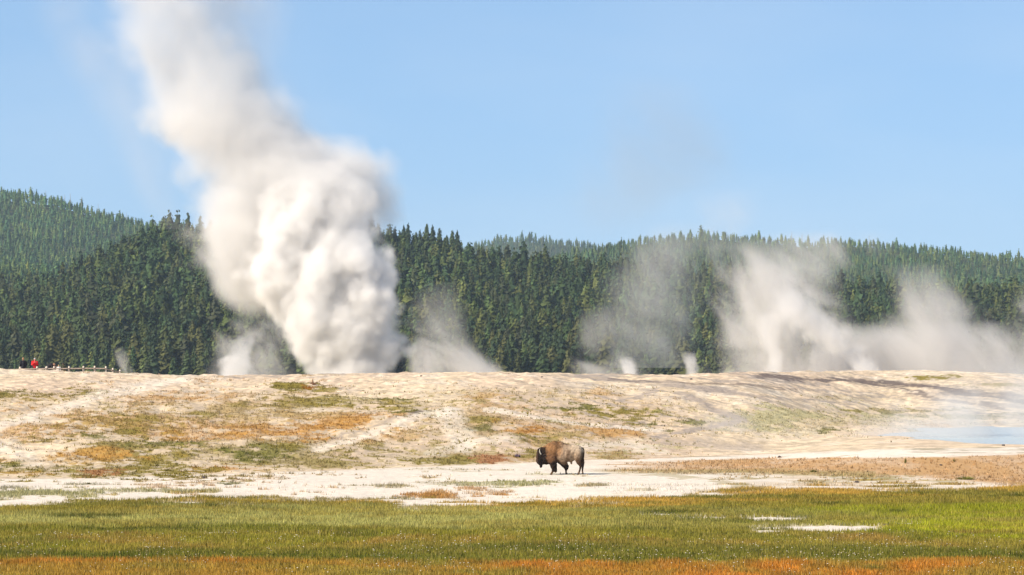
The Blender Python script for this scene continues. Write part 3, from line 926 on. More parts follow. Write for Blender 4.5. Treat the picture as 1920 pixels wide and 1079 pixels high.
def chain(pts, fy=1.0, n_=None):
    """pts: (x,y,z,r) joints -> tapering run of balls"""
    out = []
    for a, b in zip(pts[:-1], pts[1:]):
        L = math.dist(a[:3], b[:3])
        k_ = max(2, int(L / (min(a[3], b[3]) * .35)))
        for i in range(k_ + 1):
            t = i / k_
            q = [a[j] * (1 - t) + b[j] * t for j in range(4)]
            out.append((q[0], q[1], q[2], q[3], q[3] * fy, q[3]))
    return out


def finish(me, name, mat, parent, colfun=None):
    me.name = name
    me.materials.append(mat)
    nv = len(me.vertices)
    co = np.empty(nv * 3, np.float32); me.vertices.foreach_get('co', co); co = co.reshape(-1, 3)
    if colfun is not None:
        no = np.empty(nv * 3, np.float32); me.vertices.foreach_get('normal', no) if hasattr(me.vertices, 'foreach_get') else None
        co2, cl_ = colfun(co.astype(float), no.reshape(-1, 3).astype(float))
        me.vertices.foreach_set('co', co2.astype(np.float32).ravel())
        ca = me.color_attributes.new('Col', 'FLOAT_COLOR', 'POINT')
        c4 = np.ones((nv, 4), np.float32); c4[:, :3] = cl_
        ca.data.foreach_set('color', c4.ravel())
    me.polygons.foreach_set('use_smooth', np.ones(len(me.polygons), bool))
    me.update()
    return link_mesh(name, me, parent)


# ------------------------------------------------------------------ bison
BS = 370.0    # picture units per metre in the enlarged study of the animal


def bx(X, Y):
    return ((X - 750) / BS, (888 - Y) / BS)


def bb(X, Y, rX, rY, ry, y=0.0, tilt=0.0):
    x_, z_ = bx(X, Y)
    return (x_, y, z_, rX / BS, ry, rY / BS, tilt)


def bc(pts, fy=1.0):
    return chain([(bx(X, Y)[0], y, bx(X, Y)[1], r / BS) for X, Y, y, r in pts], fy)


bison = empty('bison', at_D(960, 131, 0), 'lone brown bison with pale hindquarters walking left across the white ground', 'bison')
bison.location = at_D(1049.5, 131.3, 0.0)
body = [
    bb(620, 440, 200, 225, .36), bb(690, 400, 190, 180, .37), bb(640, 300, 130, 95, .20), bb(740, 300, 120, 85, .20), bb(560, 330, 110, 90, .22),
    bb(560, 520, 150, 160, .36), bb(800, 470, 190, 180, .43), bb(900, 460, 200, 170, .44), bb(840, 350, 150, 90, .25), bb(1000, 430, 180, 150, .40), bb(950, 560, 120, 75, .30), bb(820, 600, 110, 65, .30),
    bb(1100, 410, 125, 122, .36), bb(1160, 430, 78, 100, .30), bb(930, 350, 120, 78, .28), bb(1050, 350, 110, 66, .26),
    bb(480, 440, 130, 150, .30), bb(480, 560, 110, 115, .27), bb(420, 500, 90, 130, .24), bb(600, 610, 110, 90, .30),
    # head
    bb(375, 430, 92, 98, .22), bb(365, 520, 102, 120, .22), bb(345, 590, 80, 95, .17), bb(362, 660, 50, 62, .12), bb(372, 715, 34, 42, .095), bb(395, 640, 80, 50, .13),
    bb(400, 390, 62, 52, .19), bb(440, 640, 60, 50, .12), bb(470, 660, 60, 32, .10), bb(985, 650, 26, 36, .03),
]
# legs: near front (y<0), far front, near hind, far hind
body += bc([(600, 560, -.20, 95), (610, 660, -.20, 72), (625, 760, -.19, 48), (610, 815, -.19, 24), (588, 850, -.19, 19), (578, 876, -.19, 23)])
body += bc([(640, 700, -.19, 60), (660, 800, -.19, 34), (664, 838, -.19, 12)])
body += bc([(780, 600, .16, 95), (845, 680, .18, 72), (880, 745, .18, 48), (880, 800, .18, 24), (874, 845, .18, 18), (886, 876, .18, 23)])
body += bc([(900, 720, .18, 40), (912, 775, .18, 14)])
body += bc([(1120, 470, -.20, 105), (1120, 560, -.21, 78), (1135, 640, -.21, 50), (1172, 700, -.20, 30), (1158, 770, -.20, 21), (1140, 835, -.20, 18), (1122, 874, -.20, 23)])
body += bc([(1160, 480, .18, 85), (1190, 570, .20, 58), (1222, 650, .20, 33), (1218, 720, .20, 24), (1208, 800, .20, 18), (1212, 850, .20, 17), (1216, 872, .20, 22)])
me = grow(body, .026, 2)


def bison_col(co, no):
    x_, y_, z_ = co[:, 0], co[:, 1], co[:, 2]
    X = x_ * BS + 750; Y = 888 - z_ * BS
    nz = fbm(x_ * 1 + y_, z_, .10, 3, 5)
    n2 = fbm(x_ + 3 * y_, z_ * .6, .25, 3, 6)
    black = np.array((0.010, 0.007, 0.006)); dk = np.array((0.055, 0.030, 0.018)); tan = np.array((0.24, 0.125, 0.055))
    brown = np.array((0.11, 0.056, 0.028)); taupe = np.array((0.28, 0.20, 0.135)); pale = np.array((0.52, 0.41, 0.29)); ginger = np.array((0.30, 0.155, 0.065))
    c = np.tile(taupe, (len(co), 1))
    c = mixc(c, pale, sstep(900, 1020, X) * sstep(480, 330, Y) * .8)
    c = mixc(c, ginger, sstep(860, 720, X) * sstep(600, 400, Y) * .8)
    c = mixc(c, brown * .8, sstep(150, 30, np.abs(X - 900)) * sstep(300, 260, Y) * .9)
    c = mixc(c, brown * .9, sstep(60, 15, np.abs(X - 915 + .12 * (Y - 450))) * sstep(360, 430, Y) * .55)
    c = mixc(c, brown * .7, sstep(560, 640, Y) * .6)
    # cape edge runs from the top of the hump forward down to the elbow
    edge = np.interp(Y, [200, 300, 420, 560, 700], [775, 730, 700, 700, 800])
    cape = sstep(18, -18, X - edge - 60 * (nz - .5))
    cc_ = tan[None] * sstep(560, 330, Y)[:, None] + brown[None] * (1 - sstep(560, 330, Y))[:, None]
    cc_ = cc_ * (0.65 + .7 * n2[:, None])
    cc_ = mixc(cc_, brown * .55, sstep(610, 690, X) * .6)
    c = c * (1 - cape[:, None]) + cc_ * cape[:, None]
    # pantaloons, chest and front legs
    low_ = sstep(560, 660, Y + 60 * (nz - .5) + .25 * (X - 640)) * sstep(960, 930, X)
    low_ = low_ * sstep(630, 690, Y + np.clip(760 - X, -60, 200) * .5)
    c = mixc(c, black, low_ * .92)
    # head and beard
    hd = sstep(20, -20, X - (470 + 40 * (n2 - .5)) + np.clip(Y - 560, 0, 200) * -.35)
    c = mixc(c, black, hd * sstep(320, 345, Y) * .96)
    c = mixc(c, dk * 1.4, hd * sstep(310, 290, X) * .7)
    # hind legs
    hl = sstep(1040, 1090, X) * sstep(470, 600, Y)
    c = mixc(c, brown * .6, hl * .85)
    c = mixc(c, dk, sstep(1150, 1200, X) * sstep(400, 470, Y) * .85)
    c = mixc(c, black, sstep(640, 720, Y) * (X > 1000) * .6)
    c = mixc(c, tan * .8, sstep(800, 850, Y) * .5)
    shag = (.018 * cape + .006) * (nz - .5) * 2 + .03 * cape * (n2 - .5) + .012 * hd * (fbm(x_, z_ * .5, .05, 2, 9) - .5)
    return co + no * shag[:, None], c


finish(me, 'body', M_fur, bison, bison_col)
# horns, eyes, tail, hooves
for sgn in (-1, 1):
    pts = []
    for t in np.linspace(0, 1, 9):
        X = 366 + -28 * math.sin(t * 2.4) + 4 * t; Yp = 468 - 112 * t
        q = bx(X, Yp)
        yy_ = sgn * (.215 + .075 * math.sin(t * 2.6))
        pts.append((q[0], yy_, q[1], .036 * (1 - .8 * t)))
    m_ = grow(chain(pts), .010, 1)
    finish(m_, 'horn', M_horn, bison)
    q = bx(318, 520)
    m_ = grow([(q[0] + .02, sgn * .165, q[1], .028, .022, .022)], .008, 0)
    finish(m_, 'eye', M_eye, bison)
    q = bx(430, 470)
    m_ = grow(chain([(q[0], sgn * .21, q[1], .04), (q[0] + .05, sgn * .30, q[1] - .03, .045), (q[0] + .08, sgn * .35, q[1] - .06, .02)], .5), .014, 1)
    finish(m_, 'ear', M_fur, bison, lambda co, no: (co, np.tile((0.03, 0.02, 0.014), (len(co), 1))))
tl = bc([(1195, 345, 0, 14), (1228, 370, 0, 15), (1240, 430, .0, 13), (1236, 520, -.01, 11), (1222, 580, -.01, 15), (1205, 640, -.01, 19), (1195, 680, -.01, 6)])
finish(grow(tl, .014, 1), 'tail', M_fur, bison, lambda co, no: (co, np.tile((0.05, 0.03, 0.02), (len(co), 1))))
for (X, y_) in ((574, -.19), (884, .18), (1116, -.20), (1214, .20)):
    q = bx(X, 880)
    m_ = grow([(q[0] - .01, y_, q[1] + .015, .075, .062, .045), (q[0] + .01, y_, q[1] + .05, .055, .055, .05)], .016, 1)
    finish(m_, 'hoof', M_hoof, bison)

# ------------------------------------------------------------------ people at the fence
def cloth(name, c, namp=.15):
    return plain_mat(name, c, rough=.85, nscale=12, namp=namp, bump=.2)


def person(loc, rz, label, h=1.75, jacket=(.02, .02, .03), pants=(.03, .035, .05), hair=(.10, .06, .03), pose='stand', hat=None, k_=0):
    t = empty('person', loc, label, 'person', None, rz)
    s = h / 1.75
    t.scale = (s, s, s)
    # local frame: facing -y, x to its left
    if pose == 'bend':
        pel, che, nec, hea = (0, 0, .92), (0, -.42, 1.17), (0, -.58, 1.22), (0, -.74, 1.20)
        sh = [(-.18, -.50, 1.20), (.18, -.50, 1.20)]
        el = [(-.27, -.62, .98), (.27, -.62, .98)]; ha = [(-.16, -.84, .98), (.16, -.84, .98)]
    else:
        pel, che, nec, hea = (0, 0, .94), (0, 0, 1.28), (0, 0, 1.47), (0, -.02, 1.62)
        sh = [(-.19, 0, 1.40), (.19, 0, 1.40)]
        if pose == 'camera':
            el = [(-.25, -.12, 1.14), (.25, -.12, 1.14)]; ha = [(-.07, -.26, 1.34), (.07, -.26, 1.34)]
        elif pose == 'lean':
            el = [(-.27, -.10, 1.14), (.27, -.10, 1.14)]; ha = [(-.14, -.34, 1.06), (.14, -.34, 1.06)]
        else:
            el = [(-.26, .03, 1.14), (.26, .03, 1.14)]; ha = [(-.25, -.10, .90), (.25, -.10, .90)]
    hp = [(-.10, 0, .90), (.10, 0, .90)]; kn = [(-.11, -.03, .50), (.11, -.01, .50)]; an = [(-.12, .02, .10), (.12, .04, .10)]
    tors = chain([(*pel, .145), (*che, .165)], 1.0) + chain([(*che, .16), (*nec, .07)], .9)
    arms = sum([chain([(*sh[i], .075), (*el[i], .055), (*ha[i], .038)]) for i in (0, 1)], [])
    legs = sum([chain([(*hp[i], .105), (*kn[i], .065), (*an[i], .045)]) for i in (0, 1)], [])
    head = [(hea[0], hea[1], hea[2], .078, .095, .112)] + chain([(*nec, .056), (hea[0], hea[1] + .01, hea[2] - .06, .055)]) + [(hea[0], hea[1] - .10, hea[2] - .01, .014, .02, .02), (hea[0] - .078, hea[1], hea[2], .012, .02, .03), (hea[0] + .078, hea[1], hea[2], .012, .02, .03), (hea[0], hea[1] - .085, hea[2] - .055, .03, .014, .012)]
    feet = []
    for i in (0, 1):
        feet += chain([(an[i][0], an[i][1], .06, .05), (an[i][0], an[i][1] - .16, .045, .04)])
    hands = []
    for i in (0, 1):
        hx, hy, hz = ha[i]
        dx, dy, dz = [ha[i][j] - el[i][j] for j in range(3)]
        L = math.sqrt(dx * dx + dy * dy + dz * dz); dx, dy, dz = dx / L, dy / L, dz / L
        hands += chain([(hx, hy, hz, .036), (hx + dx * .08, hy + dy * .08, hz + dz * .08, .034)])
        for fi, (o_, ln) in enumerate(((-.030, .062), (-.010, .075), (.010, .070), (.030, .055))):
            hands += chain([(hx + dx * .09 + o_ * .9, hy + dy * .09, hz + dz * .09, .0105), (hx + dx * (.09 + ln * .6) + o_, hy + dy * (.09 + ln * .6), hz + dz * (.09 + ln * .6) - .004, .0095), (hx + dx * (.09 + ln) + o_, hy + dy * (.09 + ln) + .01, hz + dz * (.09 + ln) - .02, .0085)])
        hands += chain([(hx + (.03 if i == 0 else -.03), hy, hz, .012), (hx + dx * .06 + (.055 if i == 0 else -.055), hy + dy * .06, hz + dz * .06, .010)])
    finish(grow(tors + arms + legs + head + feet + hands, .014, 1), 'body', M_skin, t)
    fat = lambda bs, g: [(b[0], b[1], b[2], b[3] + g, b[4] + g, b[5] + g) for b in bs]
    jk = fat(chain([(pel[0], pel[1], pel[2], .155), (*che, .165)]) + chain([(*che, .165), (nec[0] * .6 + che[0] * .4, nec[1] * .6 + che[1] * .4, nec[2] * .6 + che[2] * .4, .11)], .9) + sum([chain([(*sh[i], .075), (*el[i], .058), tuple(el[i][j] * .12 + ha[i][j] * .88 for j in range(3)) + (.042,)]) for i in (0, 1)], []), .018)
    finish(grow(jk, .02, 1), 'jacket', cloth('jacket cloth %d' % k_, jacket), t)
    pt = fat(chain([(pel[0], pel[1], pel[2] - .02, .14), (pel[0], pel[1], pel[2] + .02, .14)]) + sum([chain([(*hp[i], .105), (*kn[i], .07), (an[i][0], an[i][1], .13, .055)]) for i in (0, 1)], []), .014)
    finish(grow(pt, .02, 1), 'trousers', cloth('trouser cloth %d' % k_, pants), t)
    if hat:
        hb = [(hea[0], hea[1] + .005, hea[2] + .055, .092, .106, .075), (hea[0], hea[1] - .10, hea[2] + .03, .07, .06, .012)]
        finish(grow(hb, .012, 1), 'hat', cloth('hat cloth %d' % k_, hat), t)
    else:
        hb = [(hea[0], hea[1] + .022, hea[2] + .035, .086, .098, .095), (hea[0], hea[1] + .05, hea[2] - .03, .072, .06, .07)]
        finish(grow(hb, .012, 1), 'hair', cloth('hair %d' % k_, hair, .3), t)
    return t


FD = 209.5   # distance of the boardwalk just behind the brow
def on_walk(px, py_top, h, D=FD):
    """stand somebody of height h so that the head reaches the given row"""
    return Vector(((px - 960) / F * D, D, EYE - (py_top - HY) * D / F - h))


DECK = EYE - (671 - HY) * FD / F - 1.74
def stand(px, D=FD + .9):
    return Vector(((px - 960) / F * D, D, DECK))


person(stand(44), R(205), 'person in a black jacket standing at the left end of the rail fence', 1.76, (.012, .012, .02), (.03, .03, .04), (.32, .18, .10), 'stand', None, 1)
person(stand(65.5), R(20), 'person in a bright red jacket and grey cap holding hands up to the face', 1.72, (.72, .015, .02), (.02, .02, .03), (.3, .3, .3), 'camera', (.42, .42, .42), 2)
person(stand(88, FD + .7), R(82), 'person in dark clothes bending far forward over the rail', 1.66, (.015, .014, .02), (.45, .43, .42), (.30, .17, .09), 'bend', None, 3)
person(stand(110.5, FD + .5), R(10), 'small blond child in a white top by the rail', 1.12, (.72, .68, .62), (.50, .44, .40), (.55, .38, .18), 'stand', None, 4)
person(stand(119, FD + 1.0), R(190), 'person with dark hair in an olive jacket behind the rail beside the child', 1.28, (.05, .055, .03), (.03, .03, .03), (.03, .02, .015), 'stand', None, 5)

# ------------------------------------------------------------------ rail fence and boardwalk
def tube(p0, p1, r0, r1, sides=8, bow=0.0):
    p0, p1 = Vector(p0), Vector(p1)
    ax = (p1 - p0).normalized()
    s_ = ax.orthogonal().normalized(); t_ = ax.cross(s_)
    V, Fc = [], []
    nseg = 4
    for i in range(nseg + 1):
        t = i / nseg
        c_ = p0.lerp(p1, t) + Vector((0, 0, -bow * math.sin(t * math.pi)))
        r_ = r0 * (1 - t) + r1 * t
        for k_ in range(sides):
            a = k_ * 2 * math.pi / sides
            V.append(c_ + s_ * math.cos(a) * r_ + t_ * math.sin(a) * r_)
    for i in range(nseg):
        for k_ in range(sides):
            a, b = i * sides + k_, i * sides + (k_ + 1) % sides
            Fc.append((a, b, b + sides, a + sides))
    n0 = len(V); V.append(p0); V.append(p1 + ax * r1 * .25)
    for k_ in range(sides):
        Fc.append((n0, (k_ + 1) % sides, k_, k_)); Fc.append((n0 + 1, nseg * sides + k_, nseg * sides + (k_ + 1) % sides, nseg * sides + k_))
    return V, Fc


def mesh_py(name, V, Fc, mat, parent=None, smooth=True):
    me = bpy.data.meshes.new(name)
    Fc = [tuple(dict.fromkeys(f_)) for f_ in Fc]
    me.from_pydata([tuple(v_) for v_ in V], [], [f_ for f_ in Fc if len(f_) > 2])
    me.materials.append(mat)
    me.polygons.foreach_set('use_smooth', np.full(len(me.polygons), smooth))
    me.update()
    return link_mesh(name, me, parent)


posts = [(38, 690, 208.0), (70, 689.5, 208.2), (88, 689, 208.4), (102, 689, 208.6), (130, 689, 209.0), (157, 688.5, 209.4), (178, 688.5, 209.6), (199, 689, 209.8), (212, 692.5, 210.4), (225.5, 695.5, 211.0)]
fence = empty('rail_fence', (0, 208, DECK), 'low pale log rail fence along the boardwalk on the brow at far left', 'fence')
tops = []
for (px, py, Dp) in posts:
    x_ = (px - 960) / F * Dp; zt = EYE - (py - HY) * Dp / F
    tops.append(Vector((x_, Dp - 208, zt - DECK)))
    V, Fc = tube((x_, Dp - 208, -.8), (x_, Dp - 208, zt - DECK + .08), .085, .08)
    mesh_py('post', V, Fc, M_post, fence)
for a, b in zip(tops[:-1], tops[1:]):
    V, Fc = tube(a + Vector((-.1, -.13, -.11)), b + Vector((.1, -.13, -.11)), .055, .05, bow=.015)
    mesh_py('rail', V, Fc, M_rail, fence)
for a, b in zip(tops[:-1], tops[1:]):
    V, Fc = tube(a + Vector((-.1, -.12, -.50)), b + Vector((.1, -.12, -.50)), .045, .045, bow=.01)
    mesh_py('rail', V, Fc, M_rail, fence)
# boardwalk deck
x0, x1 = (-60 - 960) / F * FD, (226 - 960) / F * FD
bw = empty('boardwalk', (0, FD + .8, DECK), 'grey timber boardwalk behind the rail fence on the brow', 'boardwalk')
bm = bmesh.new()
xx = x0
while xx < x1:
    r_ = bmesh.ops.create_cube(bm, size=1.0)
    bmesh.ops.scale(bm, vec=(.14, 2.0, .05), verts=r_['verts'])
    bmesh.ops.translate(bm, vec=(xx, 0.4, -.03 + random.uniform(-.004, .004)), verts=r_['verts'])
    xx += .15
me = bpy.data.meshes.new('deck'); bm.to_mesh(me); bm.free(); me.materials.append(M_rail)
link_mesh('deck', me, bw)
V, Fc = tube((x0, -.5, -.16), (x1, -.5, -.16), .09, .09, 4)
mesh_py('beam', V, Fc, M_rail, bw, False)
V, Fc = tube((x0, 1.3, -.16), (x1, 1.3, -.16), .09, .09, 4)
mesh_py('beam', V, Fc, M_rail, bw, False)

# ------------------------------------------------------------------ stump, stones, shrubs
p = hill_at(587, 722)
st = empty('tree_stump', p, 'jagged reddish brown stump with broken roots on the brow left of the plume', 'tree stump')
sc_ = p.y / F   # metres per photograph pixel
stb = chain([(0, 0, -.05, 2.3 * sc_), (.0, 0, 4 * sc_, 1.8 * sc_), (-.3 * sc_, 0, 8 * sc_, 1.1 * sc_), (-.2 * sc_, 0, 11.5 * sc_, .5 * sc_)])
stb += chain([(0, 0, 1 * sc_, 1.4 * sc_), (2.6 * sc_, .1, -.05, .9 * sc_)])
finish(grow(stb, .022, 0), 'trunk', M_stump, st)
for q in ([(0, 0, 4.2 * sc_, .07), (-3 * sc_, 0, 2.6 * sc_, .05), (-5.5 * sc_, -.05, 2.9 * sc_, .03)], [(1 * sc_, 0, 2.2 * sc_, .07), (4.5 * sc_, 0, 2.6 * sc_, .045), (7.5 * sc_, 0, 5.2 * sc_, .025)], [(2 * sc_, 0, 1.6 * sc_, .05), (6.0 * sc_, 0, .4 * sc_, .03)]):
    finish(grow(chain([(a, b, c_, r_) for a, b, c_, r_ in q]), .016, 0), 'root', M_stump, st)


def stone(px, py, s, label, mat=M_rock, group=None):
    p = hill_at(px, py)
    m_ = bpy.data.meshes.new('stone')
    v, f = ico(1.0, 2)
    n_ = fbm(v[:, 0] * 2 + px, v[:, 1] * 2 + v[:, 2] * 1.7, 1.0, 3, int(px)) - .5
    v = v * (1 + .7 * n_)[:, None] * (s, s * .8, s * .6)
    o = mesh_np('stone', v, f, mat)
    o.location = p + Vector((0, 0, s * .25))
    tag(o, label, 'stone', group)


stone(1461, 858, .13, 'dark stone on the pale strip above the orange grass band')
stone(790, 706, .11, 'small dark stone on the brow just right of the plume base')
stone(1016, 708, .11, 'small dark stone on the brow above and left of the bison')
stone(1296, 712, .11, 'dark stone beside the mineral streaks near the brow')
stone(1880, 836, .12, 'dark stone on the near rim of the blue hot pool')
stone(1763, 873, .09, 'brown stone lying in the orange grass band')
stone(384, 897, .16, 'black stone at the upper edge of the white track')
stone(1660, 987, .14, 'brown stone in the meadow right of the white bare patch')
stone(1605, 905, .12, 'flat dark stone on the pale ground right of the bison')


def shrub(px, py, wpx, hpx, colr_, label, group=None, n_=160, flowers=None):
    p = hill_at(px, py)
    s_ = p.y / F
    w_, h_ = wpx * s_ / 2, hpx * s_
    t = rng.random(n_); a = rng.uniform(0, 6.28, n_)
    rad = np.sqrt(rng.random(n_)) * w_ * .5
    b = np.stack([np.cos(a) * rad, np.sin(a) * rad, np.full(n_, -.03)], -1)
    tip = np.stack([np.cos(a) * rad * 2, np.sin(a) * rad * 2, h_ * rng.uniform(.45, 1, n_) * (1 - .5 * (rad / (w_ * .5 + 1e-6)) ** 2)], -1)
    sd = np.stack([np.sin(a + .6), -np.cos(a + .6), np.zeros(n_)], -1) * (.03)
    V = np.stack([b - sd, b + sd, tip], 1).reshape(-1, 3)
    cl_ = np.repeat(np.array(colr_)[None] * rng.uniform(.6, 1.4, n_)[:, None], 3, 0)
    if flowers is not None:
        k_ = rng.random(n_) < .6
        cl_.reshape(n_, 3, 3)[k_, 2] = flowers
        cl_.reshape(n_, 3, 3)[k_, 1] = flowers
    o = mesh_np('shrub', V, np.arange(3 * n_).reshape(-1, 3), M_blade, cl_)
    o.location = p
    tag(o, label, 'shrub', group)


shrub(970, 857, 14, 8, (.12, .12, .05), 'purple flowering plant on the slope left of the bison head', flowers=(.42, .30, .50))
shrub(172, 973, 24, 7, DARK, 'dark rounded shrub in the middle of the long dark clump in the left meadow', n_=300)
shrub(1697, 869, 6, 14, GREEN, 'thin green plant standing up from the orange grass band', n_=40)
shrub(1788, 866, 5, 9, GREEN, 'short green sprig in the orange grass band further right', n_=30)
shrub(1808, 899, 44, 8, GREEN * 1.5, 'wide green bush on the flat between the orange band and the meadow', n_=260)
shrub(1862, 933, 16, 6, DARK, 'small dark green bush at the meadow edge far right', n_=140)
shrub(1731, 930, 14, 6, DARK * 1.2, 'small green bush at the meadow edge left of the far right one', n_=140)
shrub(167, 908, 12, 4, GREEN * .7, 'low dark green tuft on the white track at far left', n_=60)
shrub(428, 909, 18, 4, GREEN * .6, 'flat dark tuft on the white track left of the bison', n_=80)
shrub(1524, 885, 14, 6, GREEN, 'green bush at the lower edge of the orange band', n_=90)

# ------------------------------------------------------------------ steam
VAP = {}


def steam(name, label, path, D, dens=None, tau=None, amp=.8, nsc=.12, vsc=None, vamp=.0, soft=.35, depth=.8, seed=0.0, kind=None, parent=None, stretch=1.0, dcurve=None, edge=1.25, step=None, wispy=False, albedo=.985, cov=-1.95, lean=0.0):
    """path: (row, left column, right column) from the bottom up, at distance D"""
    k = D / F
    zs = [EYE - (r[0] - HY) * k for r in path]
    cx = [((r[1] + r[2]) / 2 - 960) * k for r in path]
    hw = [(r[2] - r[1]) / 2 * k for r in path]
    z0, z1 = zs[0], zs[-1]
    HH = z1 - z0
    ox = cx[0]
    zl = np.array([(z - z0) / HH for z in zs]); cxl = np.array([c - ox for c in cx]); hwl = np.array(hw)
    xmin, xmax = float(cxl.min()) - .01, float(cxl.max()) + .01
    wmax = float(hwl.max()) * 1.02
    if tau is not None: dens = tau / (2 * float(hwl.mean()) * depth)
    m = bpy.data.materials.new(name + ' vapour'); m.use_nodes = True
    nt = m.node_tree; n, l = nt.nodes, nt.links
    n.clear()
    out = n.new('ShaderNodeOutputMaterial')
    pv_ = n.new('ShaderNodeVolumePrincipled')
    pv_.inputs['Color'].default_value = (albedo, albedo * .993, albedo * .984, 1) if not wispy or albedo < .8 else (0.88, 0.865, 0.845, 1)  # wispy veils greyed in colour, imitating white steam partly in shadow
    pv_.inputs['Anisotropy'].default_value = 0.0
    l.new(pv_.outputs[0], out.inputs['Volume'])
    tc = n.new('ShaderNodeTexCoord')
    sp = n.new('ShaderNodeSeparateXYZ'); l.new(tc.outputs['Object'], sp.inputs[0])

    def math_(op, a, b=None, c=None, clamp=False):
        q = n.new('ShaderNodeMath'); q.operation = op; q.use_clamp = clamp
        for i, v_ in enumerate((a, b, c)):
            if v_ is None: continue
            if isinstance(v_, (int, float)): q.inputs[i].default_value = v_
            else: l.new(v_, q.inputs[i])
        return q.outputs[0]

    sN = math_('DIVIDE', sp.outputs['Z'], HH, clamp=True)

    def fcurve(xs, ys):
        q = n.new('ShaderNodeFloatCurve')
        cu = q.mapping.curves[0]
        while len(cu.points) > 2: cu.points.remove(cu.points[1])
        cu.points[0].location = (float(xs[0]), float(ys[0])); cu.points[-1].location = (float(xs[-1]), float(ys[-1]))
        for a, b in zip(xs[1:-1], ys[1:-1]): cu.points.new(float(a), float(b))
        for p_ in cu.points: p_.handle_type = 'AUTO_CLAMPED'
        q.mapping.update()
        l.new(sN, q.inputs['Value'])
        return q.outputs[0]

    cN = math_('MULTIPLY_ADD', fcurve(zl, (cxl - xmin) / (xmax - xmin)), xmax - xmin, xmin)
    wN = math_('MULTIPLY', fcurve(zl, hwl / wmax), wmax)
    dx = math_('DIVIDE', math_('SUBTRACT', sp.outputs['X'], cN), wN)
    dy = math_('DIVIDE', sp.outputs['Y'], math_('MULTIPLY', wN, depth))
    rr_ = math_('SQRT', math_('ADD', math_('MULTIPLY', dx, dx), math_('MULTIPLY', dy, dy)))
    mp = n.new('ShaderNodeMapping'); mp.inputs['Location'].default_value = (seed, seed * .7, seed * 1.3)
    if lean:      # streaks drawn out along the wind
        mp.vector_type = 'TEXTURE'; mp.inputs['Rotation'].default_value = (0, -lean, 0); mp.inputs['Scale'].default_value = (1, 1, 1 + lean * 1.5)
    l.new(tc.outputs['Object'], mp.inputs['Vector'])
    nz = n.new('ShaderNodeTexNoise'); nz.inputs['Scale'].default_value = nsc; nz.inputs['Detail'].default_value = 5.0; nz.inputs['Roughness'].default_value = .64 if wispy else .58
    if 'Distortion' in nz.inputs: nz.inputs['Distortion'].default_value = .5
    l.new(mp.outputs[0], nz.inputs['Vector'])
    dd = math_('SUBTRACT', 1.0, rr_)
    dd = math_('ADD', dd, math_('MULTIPLY_ADD', nz.outputs['Fac'], amp * 2, -amp))
    if wispy:
        env = n.new('ShaderNodeMapRange'); env.interpolation_type = 'SMOOTHSTEP'
        env.inputs['From Min'].default_value = 1.18; env.inputs['From Max'].default_value = .25
        l.new(rr_, env.inputs['Value'])
        dd = math_('ADD', math_('MULTIPLY', env.outputs[0], .62), math_('MULTIPLY_ADD', nz.outputs['Fac'], 3.6, cov))
        dd = math_('MULTIPLY', dd, env.outputs[0])
    if vsc:
        vo = n.new('ShaderNodeTexVoronoi'); vo.inputs['Scale'].default_value = vsc
        vo.inputs['Detail'].default_value = 2.0; vo.inputs['Roughness'].default_value = .55
        l.new(mp.outputs[0], vo.inputs['Vector'])
        dd = math_('ADD', dd, math_('MULTIPLY_ADD', vo.outputs['Distance'], -vamp * 2, vamp))
    mr = n.new('ShaderNodeMapRange'); mr.interpolation_type = 'SMOOTHSTEP'
    mr.inputs['From Min'].default_value = 0.0; mr.inputs['From Max'].default_value = soft
    l.new(dd, mr.inputs['Value'])
    dcurve = dcurve or [(0, 1), (1, 1)]
    dmax = max(b for a, b in dcurve)
    dn = math_('MULTIPLY', mr.outputs[0], math_('MULTIPLY', fcurve([a for a, b in dcurve], [b / dmax for a, b in dcurve]), dens * dmax))
    # hold the vapour inside its shell
    ins = n.new('ShaderNodeMapRange'); ins.interpolation_type = 'SMOOTHSTEP'
    ins.inputs['From Min'].default_value = edge - .02; ins.inputs['From Max'].default_value = edge - .25
    ins.inputs['To Min'].default_value = 0; ins.inputs['To Max'].default_value = 1
    l.new(rr_, ins.inputs['Value'])
    dn = math_('MULTIPLY', dn, ins.outputs[0])
    l.new(dn, pv_.inputs['Density'])
    # shell
    V, Fc = [], []
    NR, NS = 48, 28
    # same clamped interpolation is close enough to linear; shell a little wider
    for i in range(NR + 1):
        t = i / NR
        c_ = float(np.interp(t, zl, cxl)); w_ = float(np.interp(t, zl, hwl))
        for s_ in range(NS):
            a = s_ * 2 * math.pi / NS
            V.append((c_ + math.cos(a) * w_ * edge, math.sin(a) * w_ * edge * depth, t * HH))
    for i in range(NR):
        for s_ in range(NS):
            a, b = i * NS + s_, i * NS + (s_ + 1) % NS
            Fc.append((a, b, b + NS, a + NS))
    Fc.append(tuple(range(NS - 1, -1, -1))); Fc.append(tuple(range(NR * NS, NR * NS + NS)))
    me = bpy.data.meshes.new(name); me.from_pydata(V, [], Fc); me.materials.append(m); me.update()
    o = link_mesh(name, me, parent)
    o.location = Vector((ox, D, z0)) - (parent.location if parent else Vector())
    if not parent:
        tag(o, label, 'steam plume', None, kind)
    if step and hasattr(m, 'cycles'):
        m.cycles.volume_step_rate = step
    return o


